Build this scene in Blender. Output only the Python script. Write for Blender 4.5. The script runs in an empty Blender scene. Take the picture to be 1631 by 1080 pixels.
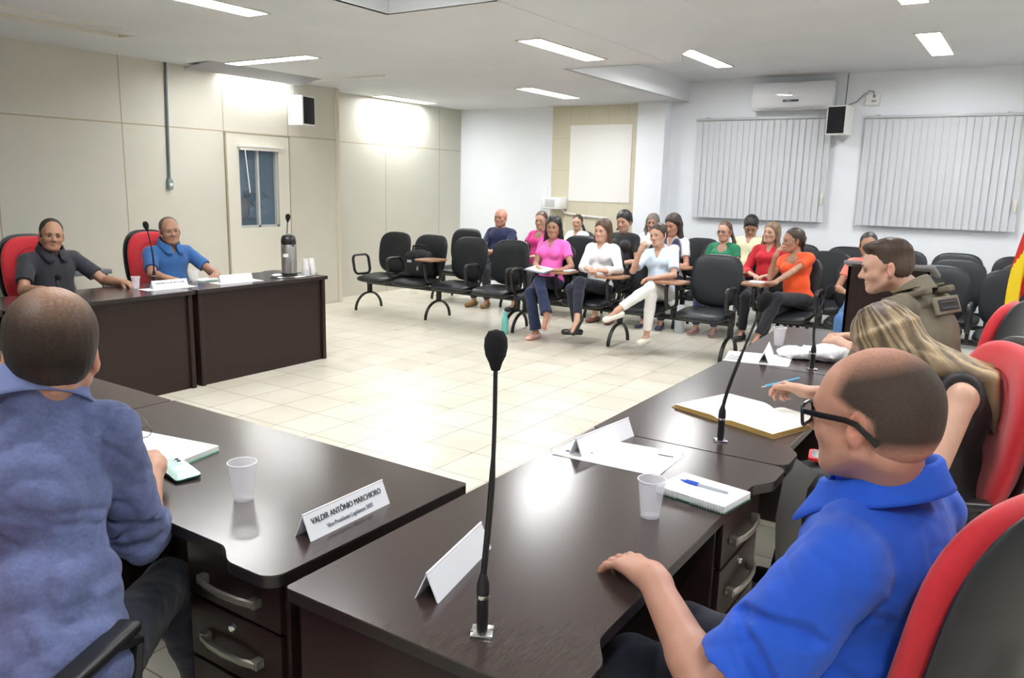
import bpy, bmesh, math, random
import numpy as np
from mathutils import Vector, Matrix, Euler
PI = math.pi
SC = bpy.context.scene
COL = SC.collection
random.seed(7)

# ------------------------------------------------------------------ camera
cam_d = bpy.data.cameras.new('camera')
cam = bpy.data.objects.new('camera', cam_d)
COL.objects.link(cam)
YAW, PIT, ROL = math.radians(33.05), math.radians(11.08), math.radians(1.408)
fwd = Vector((-math.sin(YAW)*math.cos(PIT), math.cos(YAW)*math.cos(PIT), -math.sin(PIT)))
rgt = Vector((math.cos(YAW), math.sin(YAW), 0))
upv = rgt.cross(fwd)
r2 = math.cos(ROL)*rgt + math.sin(ROL)*upv
u2 = -math.sin(ROL)*rgt + math.cos(ROL)*upv
M = Matrix((r2, u2, -fwd)).transposed().to_4x4()
M.translation = Vector((0, 0, 1.60))
cam.matrix_world = M
cam_d.sensor_width = 36.0
cam_d.lens = 36.0*1264.5/1631.0
cam_d.clip_start = 0.02
cam_d.clip_end = 60
SC.camera = cam

# ------------------------------------------------------------------ world, exposure
w = bpy.data.worlds.new('world'); SC.world = w; w.use_nodes = True
w.node_tree.nodes['Background'].inputs[0].default_value = (0.75, 0.85, 1.0, 1)
w.node_tree.nodes['Background'].inputs[1].default_value = 0.6
SC.view_settings.view_transform = 'Standard'
SC.view_settings.look = 'None'
SC.view_settings.exposure = 0.9
SC.view_settings.gamma = 1.0
SC.view_settings.use_curve_mapping = False
try:
    SC.cycles.use_denoising = True
    SC.cycles.max_bounces = 8
    SC.cycles.diffuse_bounces = 5
    SC.cycles.glossy_bounces = 3
    SC.cycles.transmission_bounces = 6
    SC.cycles.transparent_max_bounces = 8
    SC.cycles.sample_clamp_indirect = 6
    SC.cycles.caustics_reflective = False
    SC.cycles.caustics_refractive = False
except Exception:
    pass
LAMP_POWER = 34.0

# ------------------------------------------------------------------ materials
MATS = {}
def srgb(r, g, b):
    def f(c):
        c /= 255.0
        return c/12.92 if c <= 0.04045 else ((c+0.055)/1.055)**2.4
    return (f(r), f(g), f(b), 1.0)
def nd(t, typ, **kw):
    n = t.nodes.new(typ)
    for k, v in kw.items(): setattr(n, k, v)
    return n
def mat(name, col, rough=0.5, metal=0.0, spec=0.5, noise=0.0, nscale=20, bump=0.0, bscale=80, stretch=None,
        emit=None, estr=0, alpha=1.0, trans=0.0, sheen=0.0, coat=0.0, vcol=False, sss=0.0, detail=3):
    if name in MATS: return MATS[name]
    m = bpy.data.materials.new(name); m.use_nodes = True
    t = m.node_tree; b = t.nodes['Principled BSDF']
    b.inputs['Roughness'].default_value = rough
    b.inputs['Metallic'].default_value = metal
    b.inputs['Specular IOR Level'].default_value = spec
    b.inputs['Base Color'].default_value = col
    if sss:
        b.inputs['Subsurface Weight'].default_value = sss
        b.inputs['Subsurface Radius'].default_value = (1.0, 0.35, 0.2)
        b.inputs['Subsurface Scale'].default_value = 0.012
    if coat: b.inputs['Coat Weight'].default_value = coat
    if sheen: b.inputs['Sheen Weight'].default_value = sheen
    if alpha < 1: b.inputs['Alpha'].default_value = alpha
    if trans: b.inputs['Transmission Weight'].default_value = trans
    if emit:
        b.inputs['Emission Color'].default_value = emit
        b.inputs['Emission Strength'].default_value = estr
    src = None
    if vcol:
        a = nd(t, 'ShaderNodeVertexColor'); a.layer_name = 'Col'; src = a.outputs['Color']
    tc = nd(t, 'ShaderNodeTexCoord'); mp = nd(t, 'ShaderNodeMapping')
    if stretch: mp.inputs['Scale'].default_value = stretch
    t.links.new(tc.outputs['Object'], mp.inputs['Vector'])
    if noise:
        n = nd(t, 'ShaderNodeTexNoise'); n.inputs['Scale'].default_value = nscale; n.inputs['Detail'].default_value = detail
        t.links.new(mp.outputs[0], n.inputs['Vector'])
        mr = nd(t, 'ShaderNodeMapRange'); mr.inputs['From Min'].default_value = .3; mr.inputs['From Max'].default_value = .7
        mr.inputs['To Min'].default_value = 1-noise; mr.inputs['To Max'].default_value = 1+noise*.6
        t.links.new(n.outputs['Fac'], mr.inputs['Value'])
        vm = nd(t, 'ShaderNodeVectorMath', operation='SCALE')
        if src: t.links.new(src, vm.inputs[0])
        else: vm.inputs[0].default_value = col[:3]
        t.links.new(mr.outputs[0], vm.inputs['Scale'])
        src = vm.outputs[0]
    if src: t.links.new(src, b.inputs['Base Color'])
    if bump:
        n2 = nd(t, 'ShaderNodeTexNoise'); n2.inputs['Scale'].default_value = bscale; n2.inputs['Detail'].default_value = 4
        t.links.new(mp.outputs[0], n2.inputs['Vector'])
        bp = nd(t, 'ShaderNodeBump'); bp.inputs['Strength'].default_value = bump; bp.inputs['Distance'].default_value = 0.004
        t.links.new(n2.outputs['Fac'], bp.inputs['Height']); t.links.new(bp.outputs[0], b.inputs['Normal'])
    MATS[name] = m
    return m

def line_mat(name, col, linecol, rough, lines_v=(), lines_h=(), axis='Y', width=0.008, vperiod=None, hperiod=None, bands=(), spec=.3, noise=.03):
    """flat wall colour with joints at given positions (world metres) along axis and height."""
    m = bpy.data.materials.new(name); m.use_nodes = True
    t = m.node_tree; b = t.nodes['Principled BSDF']
    b.inputs['Roughness'].default_value = rough; b.inputs['Specular IOR Level'].default_value = spec
    g = nd(t, 'ShaderNodeNewGeometry'); sx = nd(t, 'ShaderNodeSeparateXYZ')
    t.links.new(g.outputs['Position'], sx.inputs[0])
    acc = None
    def add(sock):
        nonlocal acc
        if acc is None: acc = sock
        else:
            mx = nd(t, 'ShaderNodeMath', operation='MAXIMUM'); t.links.new(acc, mx.inputs[0]); t.links.new(sock, mx.inputs[1]); acc = mx.outputs[0]
    def near(sock, p, wd):
        s = nd(t, 'ShaderNodeMath', operation='COMPARE'); t.links.new(sock, s.inputs[0]); s.inputs[1].default_value = p; s.inputs[2].default_value = wd
        add(s.outputs[0])
    for p in lines_v: near(sx.outputs[axis], p, width)
    for p in lines_h: near(sx.outputs['Z'], p, width)
    def per(sock, period, ph):
        a = nd(t, 'ShaderNodeMath', operation='ADD'); t.links.new(sock, a.inputs[0]); a.inputs[1].default_value = -ph+100*period+period/2
        q = nd(t, 'ShaderNodeMath', operation='MODULO'); t.links.new(a.outputs[0], q.inputs[0]); q.inputs[1].default_value = period
        near(q.outputs[0], period/2, width)
    if vperiod: per(sx.outputs[axis], *vperiod)
    if hperiod: per(sx.outputs['Z' if axis != 'XY' else 'Y'], *hperiod)
    n = nd(t, 'ShaderNodeTexNoise'); n.inputs['Scale'].default_value = 1.3; n.inputs['Detail'].default_value = 5
    t.links.new(g.outputs['Position'], n.inputs['Vector'])
    mr = nd(t, 'ShaderNodeMapRange'); mr.inputs['From Min'].default_value = .3; mr.inputs['From Max'].default_value = .7
    mr.inputs['To Min'].default_value = 1-noise; mr.inputs['To Max'].default_value = 1+noise
    t.links.new(n.outputs['Fac'], mr.inputs['Value'])
    vm = nd(t, 'ShaderNodeVectorMath', operation='SCALE'); vm.inputs[0].default_value = col[:3]; t.links.new(mr.outputs[0], vm.inputs['Scale'])
    mix = nd(t, 'ShaderNodeMix', data_type='RGBA'); mix.inputs[7].default_value = linecol
    t.links.new(vm.outputs[0], mix.inputs[6])
    if acc is not None: t.links.new(acc, mix.inputs[0])
    else: mix.inputs[0].default_value = 0
    t.links.new(mix.outputs[2], b.inputs['Base Color'])
    return m

# floor tiles: square glazed tiles, thin brown joints, every tile a shade of its own
def floor_mat():
    m = bpy.data.materials.new('floor_tiles'); m.use_nodes = True
    t = m.node_tree; b = t.nodes['Principled BSDF']
    P, X0, Y0 = 0.3400, -3.357, 3.712
    g = nd(t, 'ShaderNodeNewGeometry'); sx = nd(t, 'ShaderNodeSeparateXYZ'); t.links.new(g.outputs['Position'], sx.inputs[0])
    fl = []; ln = []
    for s, ph in ((sx.outputs['X'], X0), (sx.outputs['Y'], Y0)):
        a = nd(t, 'ShaderNodeMath', operation='ADD'); t.links.new(s, a.inputs[0]); a.inputs[1].default_value = -ph+60*P
        d = nd(t, 'ShaderNodeMath', operation='DIVIDE'); t.links.new(a.outputs[0], d.inputs[0]); d.inputs[1].default_value = P
        f = nd(t, 'ShaderNodeMath', operation='FLOOR'); t.links.new(d.outputs[0], f.inputs[0]); fl.append(f.outputs[0])
        fr = nd(t, 'ShaderNodeMath', operation='FRACT'); t.links.new(d.outputs[0], fr.inputs[0])
        c = nd(t, 'ShaderNodeMath', operation='SUBTRACT'); t.links.new(fr.outputs[0], c.inputs[0]); c.inputs[1].default_value = .5
        ab = nd(t, 'ShaderNodeMath', operation='ABSOLUTE'); t.links.new(c.outputs[0], ab.inputs[0])
        gt = nd(t, 'ShaderNodeMath', operation='GREATER_THAN'); t.links.new(ab.outputs[0], gt.inputs[0]); gt.inputs[1].default_value = .5-.0035/P*.8
        ln.append(gt.outputs[0])
    mx = nd(t, 'ShaderNodeMath', operation='MAXIMUM'); t.links.new(ln[0], mx.inputs[0]); t.links.new(ln[1], mx.inputs[1])
    cb = nd(t, 'ShaderNodeCombineXYZ'); t.links.new(fl[0], cb.inputs[0]); t.links.new(fl[1], cb.inputs[1])
    wn = nd(t, 'ShaderNodeTexWhiteNoise'); t.links.new(cb.outputs[0], wn.inputs['Vector'])
    n = nd(t, 'ShaderNodeTexNoise'); n.inputs['Scale'].default_value = 2.5; n.inputs['Detail'].default_value = 2
    t.links.new(g.outputs['Position'], n.inputs['Vector'])
    ad = nd(t, 'ShaderNodeMath', operation='MULTIPLY_ADD'); t.links.new(wn.outputs['Value'], ad.inputs[0]); ad.inputs[1].default_value = .22; t.links.new(n.outputs['Fac'], ad.inputs[2])
    mr = nd(t, 'ShaderNodeMapRange'); mr.inputs['From Min'].default_value = .4; mr.inputs['From Max'].default_value = 1.0
    t.links.new(ad.outputs[0], mr.inputs['Value'])
    c1 = nd(t, 'ShaderNodeMix', data_type='RGBA'); c1.inputs[6].default_value = srgb(206, 200, 183); c1.inputs[7].default_value = srgb(224, 220, 206)
    t.links.new(mr.outputs[0], c1.inputs[0])
    c2 = nd(t, 'ShaderNodeMix', data_type='RGBA'); c2.inputs[7].default_value = srgb(138, 120, 98)
    t.links.new(mx.outputs[0], c2.inputs[0]); t.links.new(c1.outputs[2], c2.inputs[6])
    t.links.new(c2.outputs[2], b.inputs['Base Color'])
    b.inputs['Roughness'].default_value = .26
    rr = nd(t, 'ShaderNodeMapRange'); rr.inputs['To Min'].default_value = .27; rr.inputs['To Max'].default_value = .31
    t.links.new(wn.outputs['Value'], rr.inputs['Value']); t.links.new(rr.outputs[0], b.inputs['Roughness'])
    return m

# ------------------------------------------------------------------ mesh helpers
def rotm(rx=0, ry=0, rz=0): return Euler((rx, ry, rz)).to_matrix().to_4x4()
def T(x, y, z): return Matrix.Translation((x, y, z))
def box(bm, c, s, rot=None, bev=0.0, seg=2):
    m = T(*c) @ (rot if rot is not None else Matrix.Identity(4)) @ Matrix.Diagonal((s[0], s[1], s[2], 1))
    r = bmesh.ops.create_cube(bm, size=1, matrix=m)
    if bev:
        es = list({e for v in r['verts'] for e in v.link_edges})
        bmesh.ops.bevel(bm, geom=es, offset=bev, segments=seg, affect='EDGES', profile=.5)
def cyl(bm, a, b, r1, r2=None, seg=16, caps=True):
    a, b = Vector(a), Vector(b); d = b-a
    q = d.to_track_quat('Z', 'Y').to_matrix().to_4x4()
    bmesh.ops.create_cone(bm, cap_ends=caps, segments=seg, radius1=r1, radius2=r1 if r2 is None else r2, depth=d.length, matrix=Matrix.Translation((a+b)/2) @ q)
def sphere(bm, c, r, seg=16, rot=None):
    if isinstance(r, (int, float)): r = (r, r, r)
    m = T(*c) @ (rot if rot is not None else Matrix.Identity(4)) @ Matrix.Diagonal((r[0], r[1], r[2], 1))
    bmesh.ops.create_uvsphere(bm, u_segments=seg, v_segments=max(6, seg//2+2), radius=1, matrix=m)
def tube(bm, pts, r, seg=8, closed=False, flat=None):
    """round (or oval, flat=(rx,ry,up)) section swept along pts."""
    P = [Vector(p) for p in pts]; n = len(P); rings = []
    rr = r if isinstance(r, (list, tuple)) else [r]*n
    prev = None
    for i in range(n):
        if closed: d = P[(i+1) % n]-P[i-1]
        else: d = P[min(i+1, n-1)]-P[max(i-1, 0)]
        d.normalize()
        if prev is None:
            u = Vector((0, 0, 1)) if abs(d.z) < .9 else Vector((1, 0, 0))
            if flat: u = Vector(flat[2])
        else: u = prev
        u = (u-d*u.dot(d)).normalized(); prev = u; v = d.cross(u)
        ring = []
        for k in range(seg):
            a = 2*PI*k/seg
            if flat: off = u*math.sin(a)*flat[1] + v*math.cos(a)*flat[0]
            else: off = (u*math.sin(a)+v*math.cos(a))*rr[i]
            ring.append(bm.verts.new(P[i]+off))
        rings.append(ring)
    m = n if closed else n-1
    for i in range(m):
        A, B = rings[i], rings[(i+1) % n]
        for k in range(seg): bm.faces.new((A[k], A[(k+1) % seg], B[(k+1) % seg], B[k]))
    if not closed:
        bm.faces.new(rings[0][::-1]); bm.faces.new(rings[-1])
def lathe(bm, prof, seg=24, c=(0, 0, 0), rot=None):
    """prof: list of (r,z)."""
    m = T(*c) @ (rot if rot is not None else Matrix.Identity(4)); rings = []
    for r, z in prof:
        if r < 1e-6: rings.append([bm.verts.new(m @ Vector((0, 0, z)))])
        else: rings.append([bm.verts.new(m @ Vector((r*math.cos(2*PI*k/seg), r*math.sin(2*PI*k/seg), z))) for k in range(seg)])
    for A, B in zip(rings, rings[1:]):
        for k in range(seg):
            k2 = (k+1) % seg
            if len(A) == 1 and len(B) == 1: continue
            if len(A) == 1: bm.faces.new((A[0], B[k], B[k2]))
            elif len(B) == 1: bm.faces.new((A[k], B[0], A[k2]))
            else: bm.faces.new((A[k], A[k2], B[k2], B[k]))
def prism(bm, pts, z0, z1, mtx=None, bev=0.0, seg=2):
    m = mtx if mtx is not None else Matrix.Identity(4)
    lo = [bm.verts.new(m @ Vector((x, y, z0))) for x, y in pts]; hi = [bm.verts.new(m @ Vector((x, y, z1))) for x, y in pts]
    n = len(pts); f0 = bm.faces.new(lo[::-1]); f1 = bm.faces.new(hi)
    for i in range(n): bm.faces.new((lo[i], lo[(i+1) % n], hi[(i+1) % n], hi[i]))
    if bev:
        es = [e for e in list(f0.edges)+list(f1.edges)]
        bmesh.ops.bevel(bm, geom=es, offset=bev, segments=seg, affect='EDGES', profile=.5)
def rrect(w, h, r, n=6, cx=0, cy=0):
    out = []
    for (sx, sy, a0) in ((1, 1, 0), (-1, 1, 90), (-1, -1, 180), (1, -1, 270)):
        for i in range(n+1):
            a = math.radians(a0+90*i/n); out.append((cx+sx*(w/2-r)+r*math.cos(a), cy+sy*(h/2-r)+r*math.sin(a)))
    return out
def smooth(me, ang=0.6):
    for p in me.polygons: p.use_smooth = True
    try: me.set_sharp_from_angle(angle=ang)
    except Exception: pass
def obj(name, bm, m, parent=None, loc=None, rot=None, sm=True, ang=0.6, fix=True):
    if fix: bmesh.ops.recalc_face_normals(bm, faces=bm.faces)
    me = bpy.data.meshes.new(name); bm.to_mesh(me); bm.free()
    if sm: smooth(me, ang)
    for x in (m if isinstance(m, (list, tuple)) else [m]): me.materials.append(x)
    o = bpy.data.objects.new(name, me); COL.objects.link(o)
    if parent: o.parent = parent
    if loc: o.location = loc
    if rot: o.rotation_euler = rot
    return o
def NB(): return bmesh.new()
def tag(o, label, cat, group=None):
    o['label'] = label; o['category'] = cat
    if group: o['group'] = group
    return o
def thing(name, label, cat, loc=(0, 0, 0), rz=0, group=None):
    o = bpy.data.objects.new(name, None); COL.objects.link(o); o.empty_display_size = .1
    o.location = loc; o.rotation_euler = (0, 0, rz)
    return tag(o, label, cat, group)
def struct(name, bm, m, sm=False):
    o = obj(name, bm, m, sm=sm); o['kind'] = 'structure'; return o
def copy_thing(o, loc, rz, label, group=None):
    c = o.copy(); COL.objects.link(c); c.location = loc; c.rotation_euler = (0, 0, rz); c['label'] = label
    if group: c['group'] = group
    def rec(s, d):
        for ch in list(s.children):
            k = ch.copy(); COL.objects.link(k); k.parent = d; rec(ch, k)
    rec(o, c)
    return c
def text_mesh(name, s, size, m, parent, mtx, align='CENTER', ext=0.0006, font=None):
    cu = bpy.data.curves.new(name, 'FONT'); cu.body = s; cu.size = size; cu.align_x = align; cu.align_y = 'CENTER'; cu.extrude = ext
    to = bpy.data.objects.new(name+'_tmp', cu); COL.objects.link(to)
    bpy.context.view_layer.update()
    me = bpy.data.meshes.new_from_object(to.evaluated_get(bpy.context.evaluated_depsgraph_get()))
    bpy.data.objects.remove(to)
    me.name = name; me.transform(mtx); me.materials.clear(); me.materials.append(m)
    o = bpy.data.objects.new(name, me); COL.objects.link(o); o.parent = parent
    return o

# common materials
WHITE = mat('white_plastic', srgb(232, 232, 230), .35)
BLACKP = mat('black_plastic', srgb(22, 22, 24), .4)
BLACKM = mat('black_metal', srgb(18, 18, 20), .35, spec=.5)
CHROME = mat('chrome', srgb(205, 205, 205), .18, metal=1)
PAPER = mat('white_paper', srgb(240, 240, 240), .7)
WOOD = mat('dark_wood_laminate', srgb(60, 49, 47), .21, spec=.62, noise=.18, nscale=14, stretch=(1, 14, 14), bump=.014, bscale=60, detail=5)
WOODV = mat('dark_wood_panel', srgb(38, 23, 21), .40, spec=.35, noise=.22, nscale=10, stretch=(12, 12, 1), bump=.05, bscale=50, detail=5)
EDGE = mat('dark_desk_edge', srgb(30, 24, 24), .35)
# ================================================================== the room
FZ, LOWC, HIC = 0.0, 2.725, 2.99
XL1, XL2, YB = -7.628, -7.90, 10.50
XR, YN = 3.2, -2.6
wallL = line_mat('cream_wall_panels', srgb(204, 201, 189), srgb(172, 160, 136), .45, lines_v=(-0.5, .6, 2.25, 3.43, 4.614, 5.79, 6.70), lines_h=(2.09,), width=.007)
wallL2 = line_mat('cream_wall_panels_far', srgb(198, 196, 184), srgb(170, 160, 138), .45, lines_v=(8.717, 9.941), lines_h=(2.09,), width=.007)
wallW = line_mat('white_painted_wall', srgb(233, 237, 242), srgb(200, 200, 200), .55)
wallT = line_mat('beige_wall_tiles', srgb(206, 200, 178), srgb(180, 170, 146), .2, axis='X', vperiod=(.305, -6.2), hperiod=(.455, 1.36), width=.0025, spec=.5)
ceilM = line_mat('ceiling_plaster', srgb(212, 214, 218), srgb(190, 190, 188), .7, noise=.035)
bm = NB(); box(bm, ((XR+XL2)/2, (YN+YB)/2, -.05), (XR-XL2+.4, YB-YN+.4, .1)); struct('floor', bm, floor_mat())
# left wall, with the opening of the inner window (y 5.97..6.53, z 1.03..1.92)
WY0, WY1, WZ0, WZ1 = 5.965, 6.530, 1.025, 1.925
bm = NB()
for (y0, y1, z0, z1) in ((YN, WY0, 0, LOWC+.3), (WY1, 7.53, 0, LOWC+.3), (WY0, WY1, 0, WZ0), (WY0, WY1, WZ1, LOWC+.3)):
    box(bm, (XL1-.04, (y0+y1)/2, (z0+z1)/2), (.08, y1-y0, z1-z0))
struct('wall_left', bm, wallL)
bm = NB(); box(bm, (XL2-.04, (7.53+YB)/2-.1, 1.5), (.08, YB-7.53+.3, 3.0)); struct('wall_left_far', bm, wallL2)
bm = NB(); box(bm, ((XL1+XL2)/2-.04, 7.515, 1.4), (XL1-XL2-.0, .05, 2.8)); struct('wall_left_return', bm, wallL2)
bm = NB(); box(bm, (XL1+.008, 7.505, 1.36), (.022, .06, 2.72), bev=.003); struct('trim_1', bm, mat('cream_trim', srgb(208, 202, 184), .45))
# back wall pieces
bm = NB(); box(bm, ((XL2-6.2)/2, YB+.05, 1.5), (-6.2-XL2, .1, 3.1)); struct('wall_back_left', bm, wallW)
bm = NB(); box(bm, ((-6.2-4.7)/2, YB+.05, 1.5), (1.5, .1, 3.1)); struct('wall_back_tiled', bm, wallT)
bm = NB(); box(bm, ((-4.7+XR)/2, YB+.05, 1.6), (XR+4.7, .1, 3.3)); struct('wall_back_right', bm, wallW)
bm = NB(); box(bm, (-4.53, 10.40, 1.5), (.40, .26, 3.0)); struct('wall_column', bm, wallW)
bm = NB(); box(bm, (XR+.05, (YN+YB)/2, 1.6), (.1, YB-YN+.2, 3.3)); struct('wall_right', bm, wallW)
bm = NB(); box(bm, ((XL2+XR)/2, YN-.05, 1.6), (XR-XL2+.2, .1, 3.3)); struct('wall_front', bm, wallW)
# white painted rectangle on the tiled strip
bm = NB(); box(bm, (-5.395, YB-.004, 1.91), (.99, .010, 1.09)); struct('trim_2', bm, mat('white_wall_patch', srgb(232, 230, 226), .6))
# ceilings: lamps sit in openings of these slabs
LAMPS = []   # (name,label, x0,x1,y0,y1,z)
def lamp_def(x0, x1, y0, y1, z, label, lit=True): LAMPS.append((x0, x1, y0, y1, z, label, lit))
lamp_def(-3.655, -3.45, 5.60, 6.73, LOWC, 'bright recessed ceiling lamp in the middle of the low ceiling')
lamp_def(-5.45, -5.22, 8.33, 9.51, LOWC, 'recessed ceiling lamp nearest the beige tiled wall strip')
lamp_def(-7.80, -7.56, 8.36, 9.44, LOWC, 'recessed ceiling lamp close to the cream wall, washing it white')
lamp_def(-7.05, -5.87, 5.40, 5.56, LOWC, 'recessed ceiling lamp set crosswise above the wall window')
lamp_def(-4.87, -4.66, 2.80, 3.95, LOWC, 'recessed ceiling lamp at the top left edge of the photo')
lamp_def(-6.62, -6.44, 2.90, 4.03, LOWC, 'unlit recessed ceiling lamp with a thin cream frame', False)
lamp_def(-3.36, -3.17, 8.12, 9.40, HIC, 'recessed ceiling lamp in front of the air conditioner')
lamp_def(-1.12, -.92, 8.15, 9.45, HIC, 'wide recessed ceiling lamp above the right-hand blind')
lamp_def(-1.06, -.87, 5.62, 6.86, HIC, 'recessed ceiling lamp cut by the top edge of the photo at right')
lamp_def(-7.612, -7.50, 5.80, 6.66, LOWC, 'narrow ceiling lamp tight against the cream wall above the door')
OUT = ((1.15, 1.35, 8.15, 9.4), (1.15, 1.35, 5.6, 6.85), (1.15, 1.35, 2.6, 3.8), (-1.06, -.86, 2.5, 3.7), (-2.2, -2.0, -.6, .6), (.4, .6, -.9, .3), (-6.6, -6.4, -.2, 1.0), (-4.6, -4.4, -.6, .6), (-3.5, -3.3, 2.2, 3.4))  # last entry: unseen lamp added to brighten the ceiling step face
bm = NB()
def slab(x0, x1, y0, y1, z, th=.12): box(bm, ((x0+x1)/2, (y0+y1)/2, z+th/2), (x1-x0, y1-y0, th))
def cut_slab(x0, x1, y0, y1, z, holes):
    """a ceiling slab from rectangles around rectangular openings."""
    xs = sorted({x0, x1} | {v for h in holes for v in h[:2]}); ys = sorted({y0, y1} | {v for h in holes for v in h[2:4]})
    for i in range(len(xs)-1):
        run = None
        for j in range(len(ys)-1):
            cx, cy = (xs[i]+xs[i+1])/2, (ys[j]+ys[j+1])/2
            if any(h[0] < cx < h[1] and h[2] < cy < h[3] for h in holes): continue
            slab(xs[i], xs[i+1], ys[j], ys[j+1], z)
LX = [(-8.0, -4.10, 7.16, YB+.1), (-8.0, -3.02, 4.36, 7.16), (-8.0, -3.92, YN-.1, 4.36)]
holes_low = [l[:4] for l in LAMPS if l[4] == LOWC]
for r in LX: cut_slab(*r, LOWC, [h for h in holes_low if r[0] <= h[0] and h[1] <= r[1] and r[2] <= h[2] and h[3] <= r[3]])
struct('ceiling_low', bm, ceilM)
bm = NB()
holes_hi = [l[:4] for l in LAMPS if l[4] == HIC]+[h for h in OUT if h[0] > -3.9]
cut_slab(-4.10, XR+.1, 7.16, YB+.1, HIC, [h for h in holes_hi if h[2] > 7.16])
cut_slab(-3.02, XR+.1, 4.36, 7.16, HIC, [h for h in holes_hi if 4.36 < h[2] < 7.16])
cut_slab(-3.92, XR+.1, YN-.1, 4.36, HIC, [h for h in holes_hi if h[2] < 4.36])
struct('ceiling', bm, ceilM)
bm = NB()   # faces of the step between the two ceiling heights
for (x0, x1, y0, y1) in ((-4.12, -4.09, 7.14, YB), (-4.12, -2.9, 7.14, 7.17), (-3.95, -3.02, 4.35, 4.38), (-3.95, -3.91, YN, 4.38)):
    box(bm, ((x0+x1)/2, (y0+y1)/2, (LOWC+HIC)/2+.03), (x1-x0, y1-y0, HIC-LOWC+.06))
struct('ceiling_step', bm, mat('white_step', srgb(226, 229, 232), .6))
bm = NB()   # sloping stretch between low and high ceiling
prism(bm, [(-3.03, LOWC), (-2.45, HIC), (-2.45, HIC+.03), (-3.03, LOWC+.03)], -7.165, -4.36, Matrix(((1, 0, 0, 0), (0, 0, -1, 0), (0, 1, 0, 0), (0, 0, 0, 1))))
struct('ceiling_slope', bm, ceilM)
# grey board hanging below the low ceiling beside the cream wall, hiding the lamp that washes the wall
bm = NB(); prism(bm, [(-7.05, LOWC+.002), (-7.50, LOWC-.05), (-7.50, LOWC-.042), (-7.05, LOWC+.012)], -6.78, -5.25, Matrix(((1, 0, 0, 0), (0, 0, -1, 0), (0, 1, 0, 0), (0, 0, 0, 1))))
struct('ceiling_board', bm, mat('grey_board', srgb(150, 150, 156), .7))
# thin ledge on the low ceiling running out from the cream wall
bm = NB(); box(bm, (-6.85, 6.76, LOWC-.010), (1.5, .05, .024)); struct('trim_3', bm, mat('ledge_white', srgb(225, 225, 222), .6))
# lamps: cream steel tray set into the ceiling with a glowing diffuser
DIFF = mat('lamp_diffuser', (1, 1, 1, 1), .5, emit=(.985, .99, 1.0, 1), estr=LAMP_POWER)
DIFFOFF = mat('lamp_diffuser_off', srgb(206, 205, 196), .4)
FRM = mat('lamp_frame', srgb(216, 214, 205), .45)
OUTL = ['ceiling lamp beyond the right edge of the photo, nearest the back wall', 'ceiling lamp beyond the right edge of the photo, over the flags', 'ceiling lamp beyond the right edge of the photo, behind the red chairs',
        'ceiling lamp above the right wing of desks, just over the photo\'s top edge', 'ceiling lamp above the head row of desks, behind the camera', 'ceiling lamp directly above the camera position', 'ceiling lamp by the cream wall, behind the near left corner', 'ceiling lamp over the near left chairs, outside the photo', 'ceiling lamp in the raised part over the head row, above the photo\'s top edge']
for (x0, x1, y0, y1, z, label, lit) in LAMPS+[(h[0], h[1], h[2], h[3], HIC if h[0] > -3.9 and not(h[0]<-3.92) else LOWC, 'recessed ceiling lamp outside the frame', True) for h in []]+[(h[0], h[1], h[2], h[3], HIC if h[0] > -3.9 else LOWC, OUTL[i], True) for i, h in enumerate(OUT)]:
    t = thing('ceiling_lamp', label, 'ceiling lamp', ((x0+x1)/2, (y0+y1)/2, z), 0, 'recessed ceiling lamps')
    W_, L_ = x1-x0, y1-y0
    bm = NB()
    for sx in (-1, 1):
        box(bm, (sx*(W_/2+.008), 0, -.003), (.022, L_+.04, .010)); box(bm, (0, sx*(L_/2+.008), -.003), (W_+.04, .022, .010))
        box(bm, (sx*(W_/2-.004), 0, .03), (.006, L_, .06)); box(bm, (0, sx*(L_/2-.004), .03), (W_, .006, .06))
    obj('frame', bm, FRM, t, sm=False)
    bm = NB(); box(bm, (0, 0, .028), (W_-.012, L_-.012, .004)); obj('diffuser', bm, DIFF if lit else DIFFOFF, t, sm=False)
# cream cable trunking beside the unlit lamp
bm = NB(); box(bm, (-6.20, 2.2, LOWC-.006), (.022, 3.2, .014)); tag(obj('cable_trunking', bm, FRM, sm=False), 'thin cream cable trunking on the ceiling at the top left', 'cable trunking')

# door panel in the left wall around the inner window
DOORM = mat('cream_door', srgb(216, 213, 199), .4)
bm = NB()
for (y0, y1, z0, z1) in ((5.81, WY0, .02, 2.075), (WY1, 6.69, .02, 2.075), (WY0, WY1, .02, WZ0), (WY0, WY1, WZ1, 2.075)):
    box(bm, (XL1+.006, (y0+y1)/2, (z0+z1)/2), (.02, y1-y0, z1-z0))
d = struct('door_1', bm, DOORM)
bm = NB(); box(bm, (XL1+.004, 5.797, 1.045), (.03, .018, 2.09)); box(bm, (XL1+.004, 6.70, 1.045), (.026, .012, 2.09)); box(bm, (XL1+.004, 6.25, 2.085), (.026, .92, .012))
struct('trim_4', bm, mat('tan_door_trim', srgb(168, 158, 136), .5))
bm = NB()
for (y0, y1, z0, z1) in ((WY0, WY0+.025, WZ0, WZ1), (WY1-.025, WY1, WZ0, WZ1), (WY0, WY1, WZ0, WZ0+.025), (WY0, WY1, WZ1-.02, WZ1), (6.235, 6.262, WZ0, WZ1)):
    box(bm, (XL1-.03, (y0+y1)/2, (z0+z1)/2), (.045, y1-y0, z1-z0))
fr = struct('window_1', bm, mat('window_frame_grey', srgb(190, 192, 190), .4))
bm = NB(); box(bm, (XL1-.045, 6.2475, 1.475), (.006, .55, .89))
gl = obj('window_pane', bm, mat('window_glass', srgb(120, 140, 155), .03, alpha=.30, spec=1.0), fr, sm=False)
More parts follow.
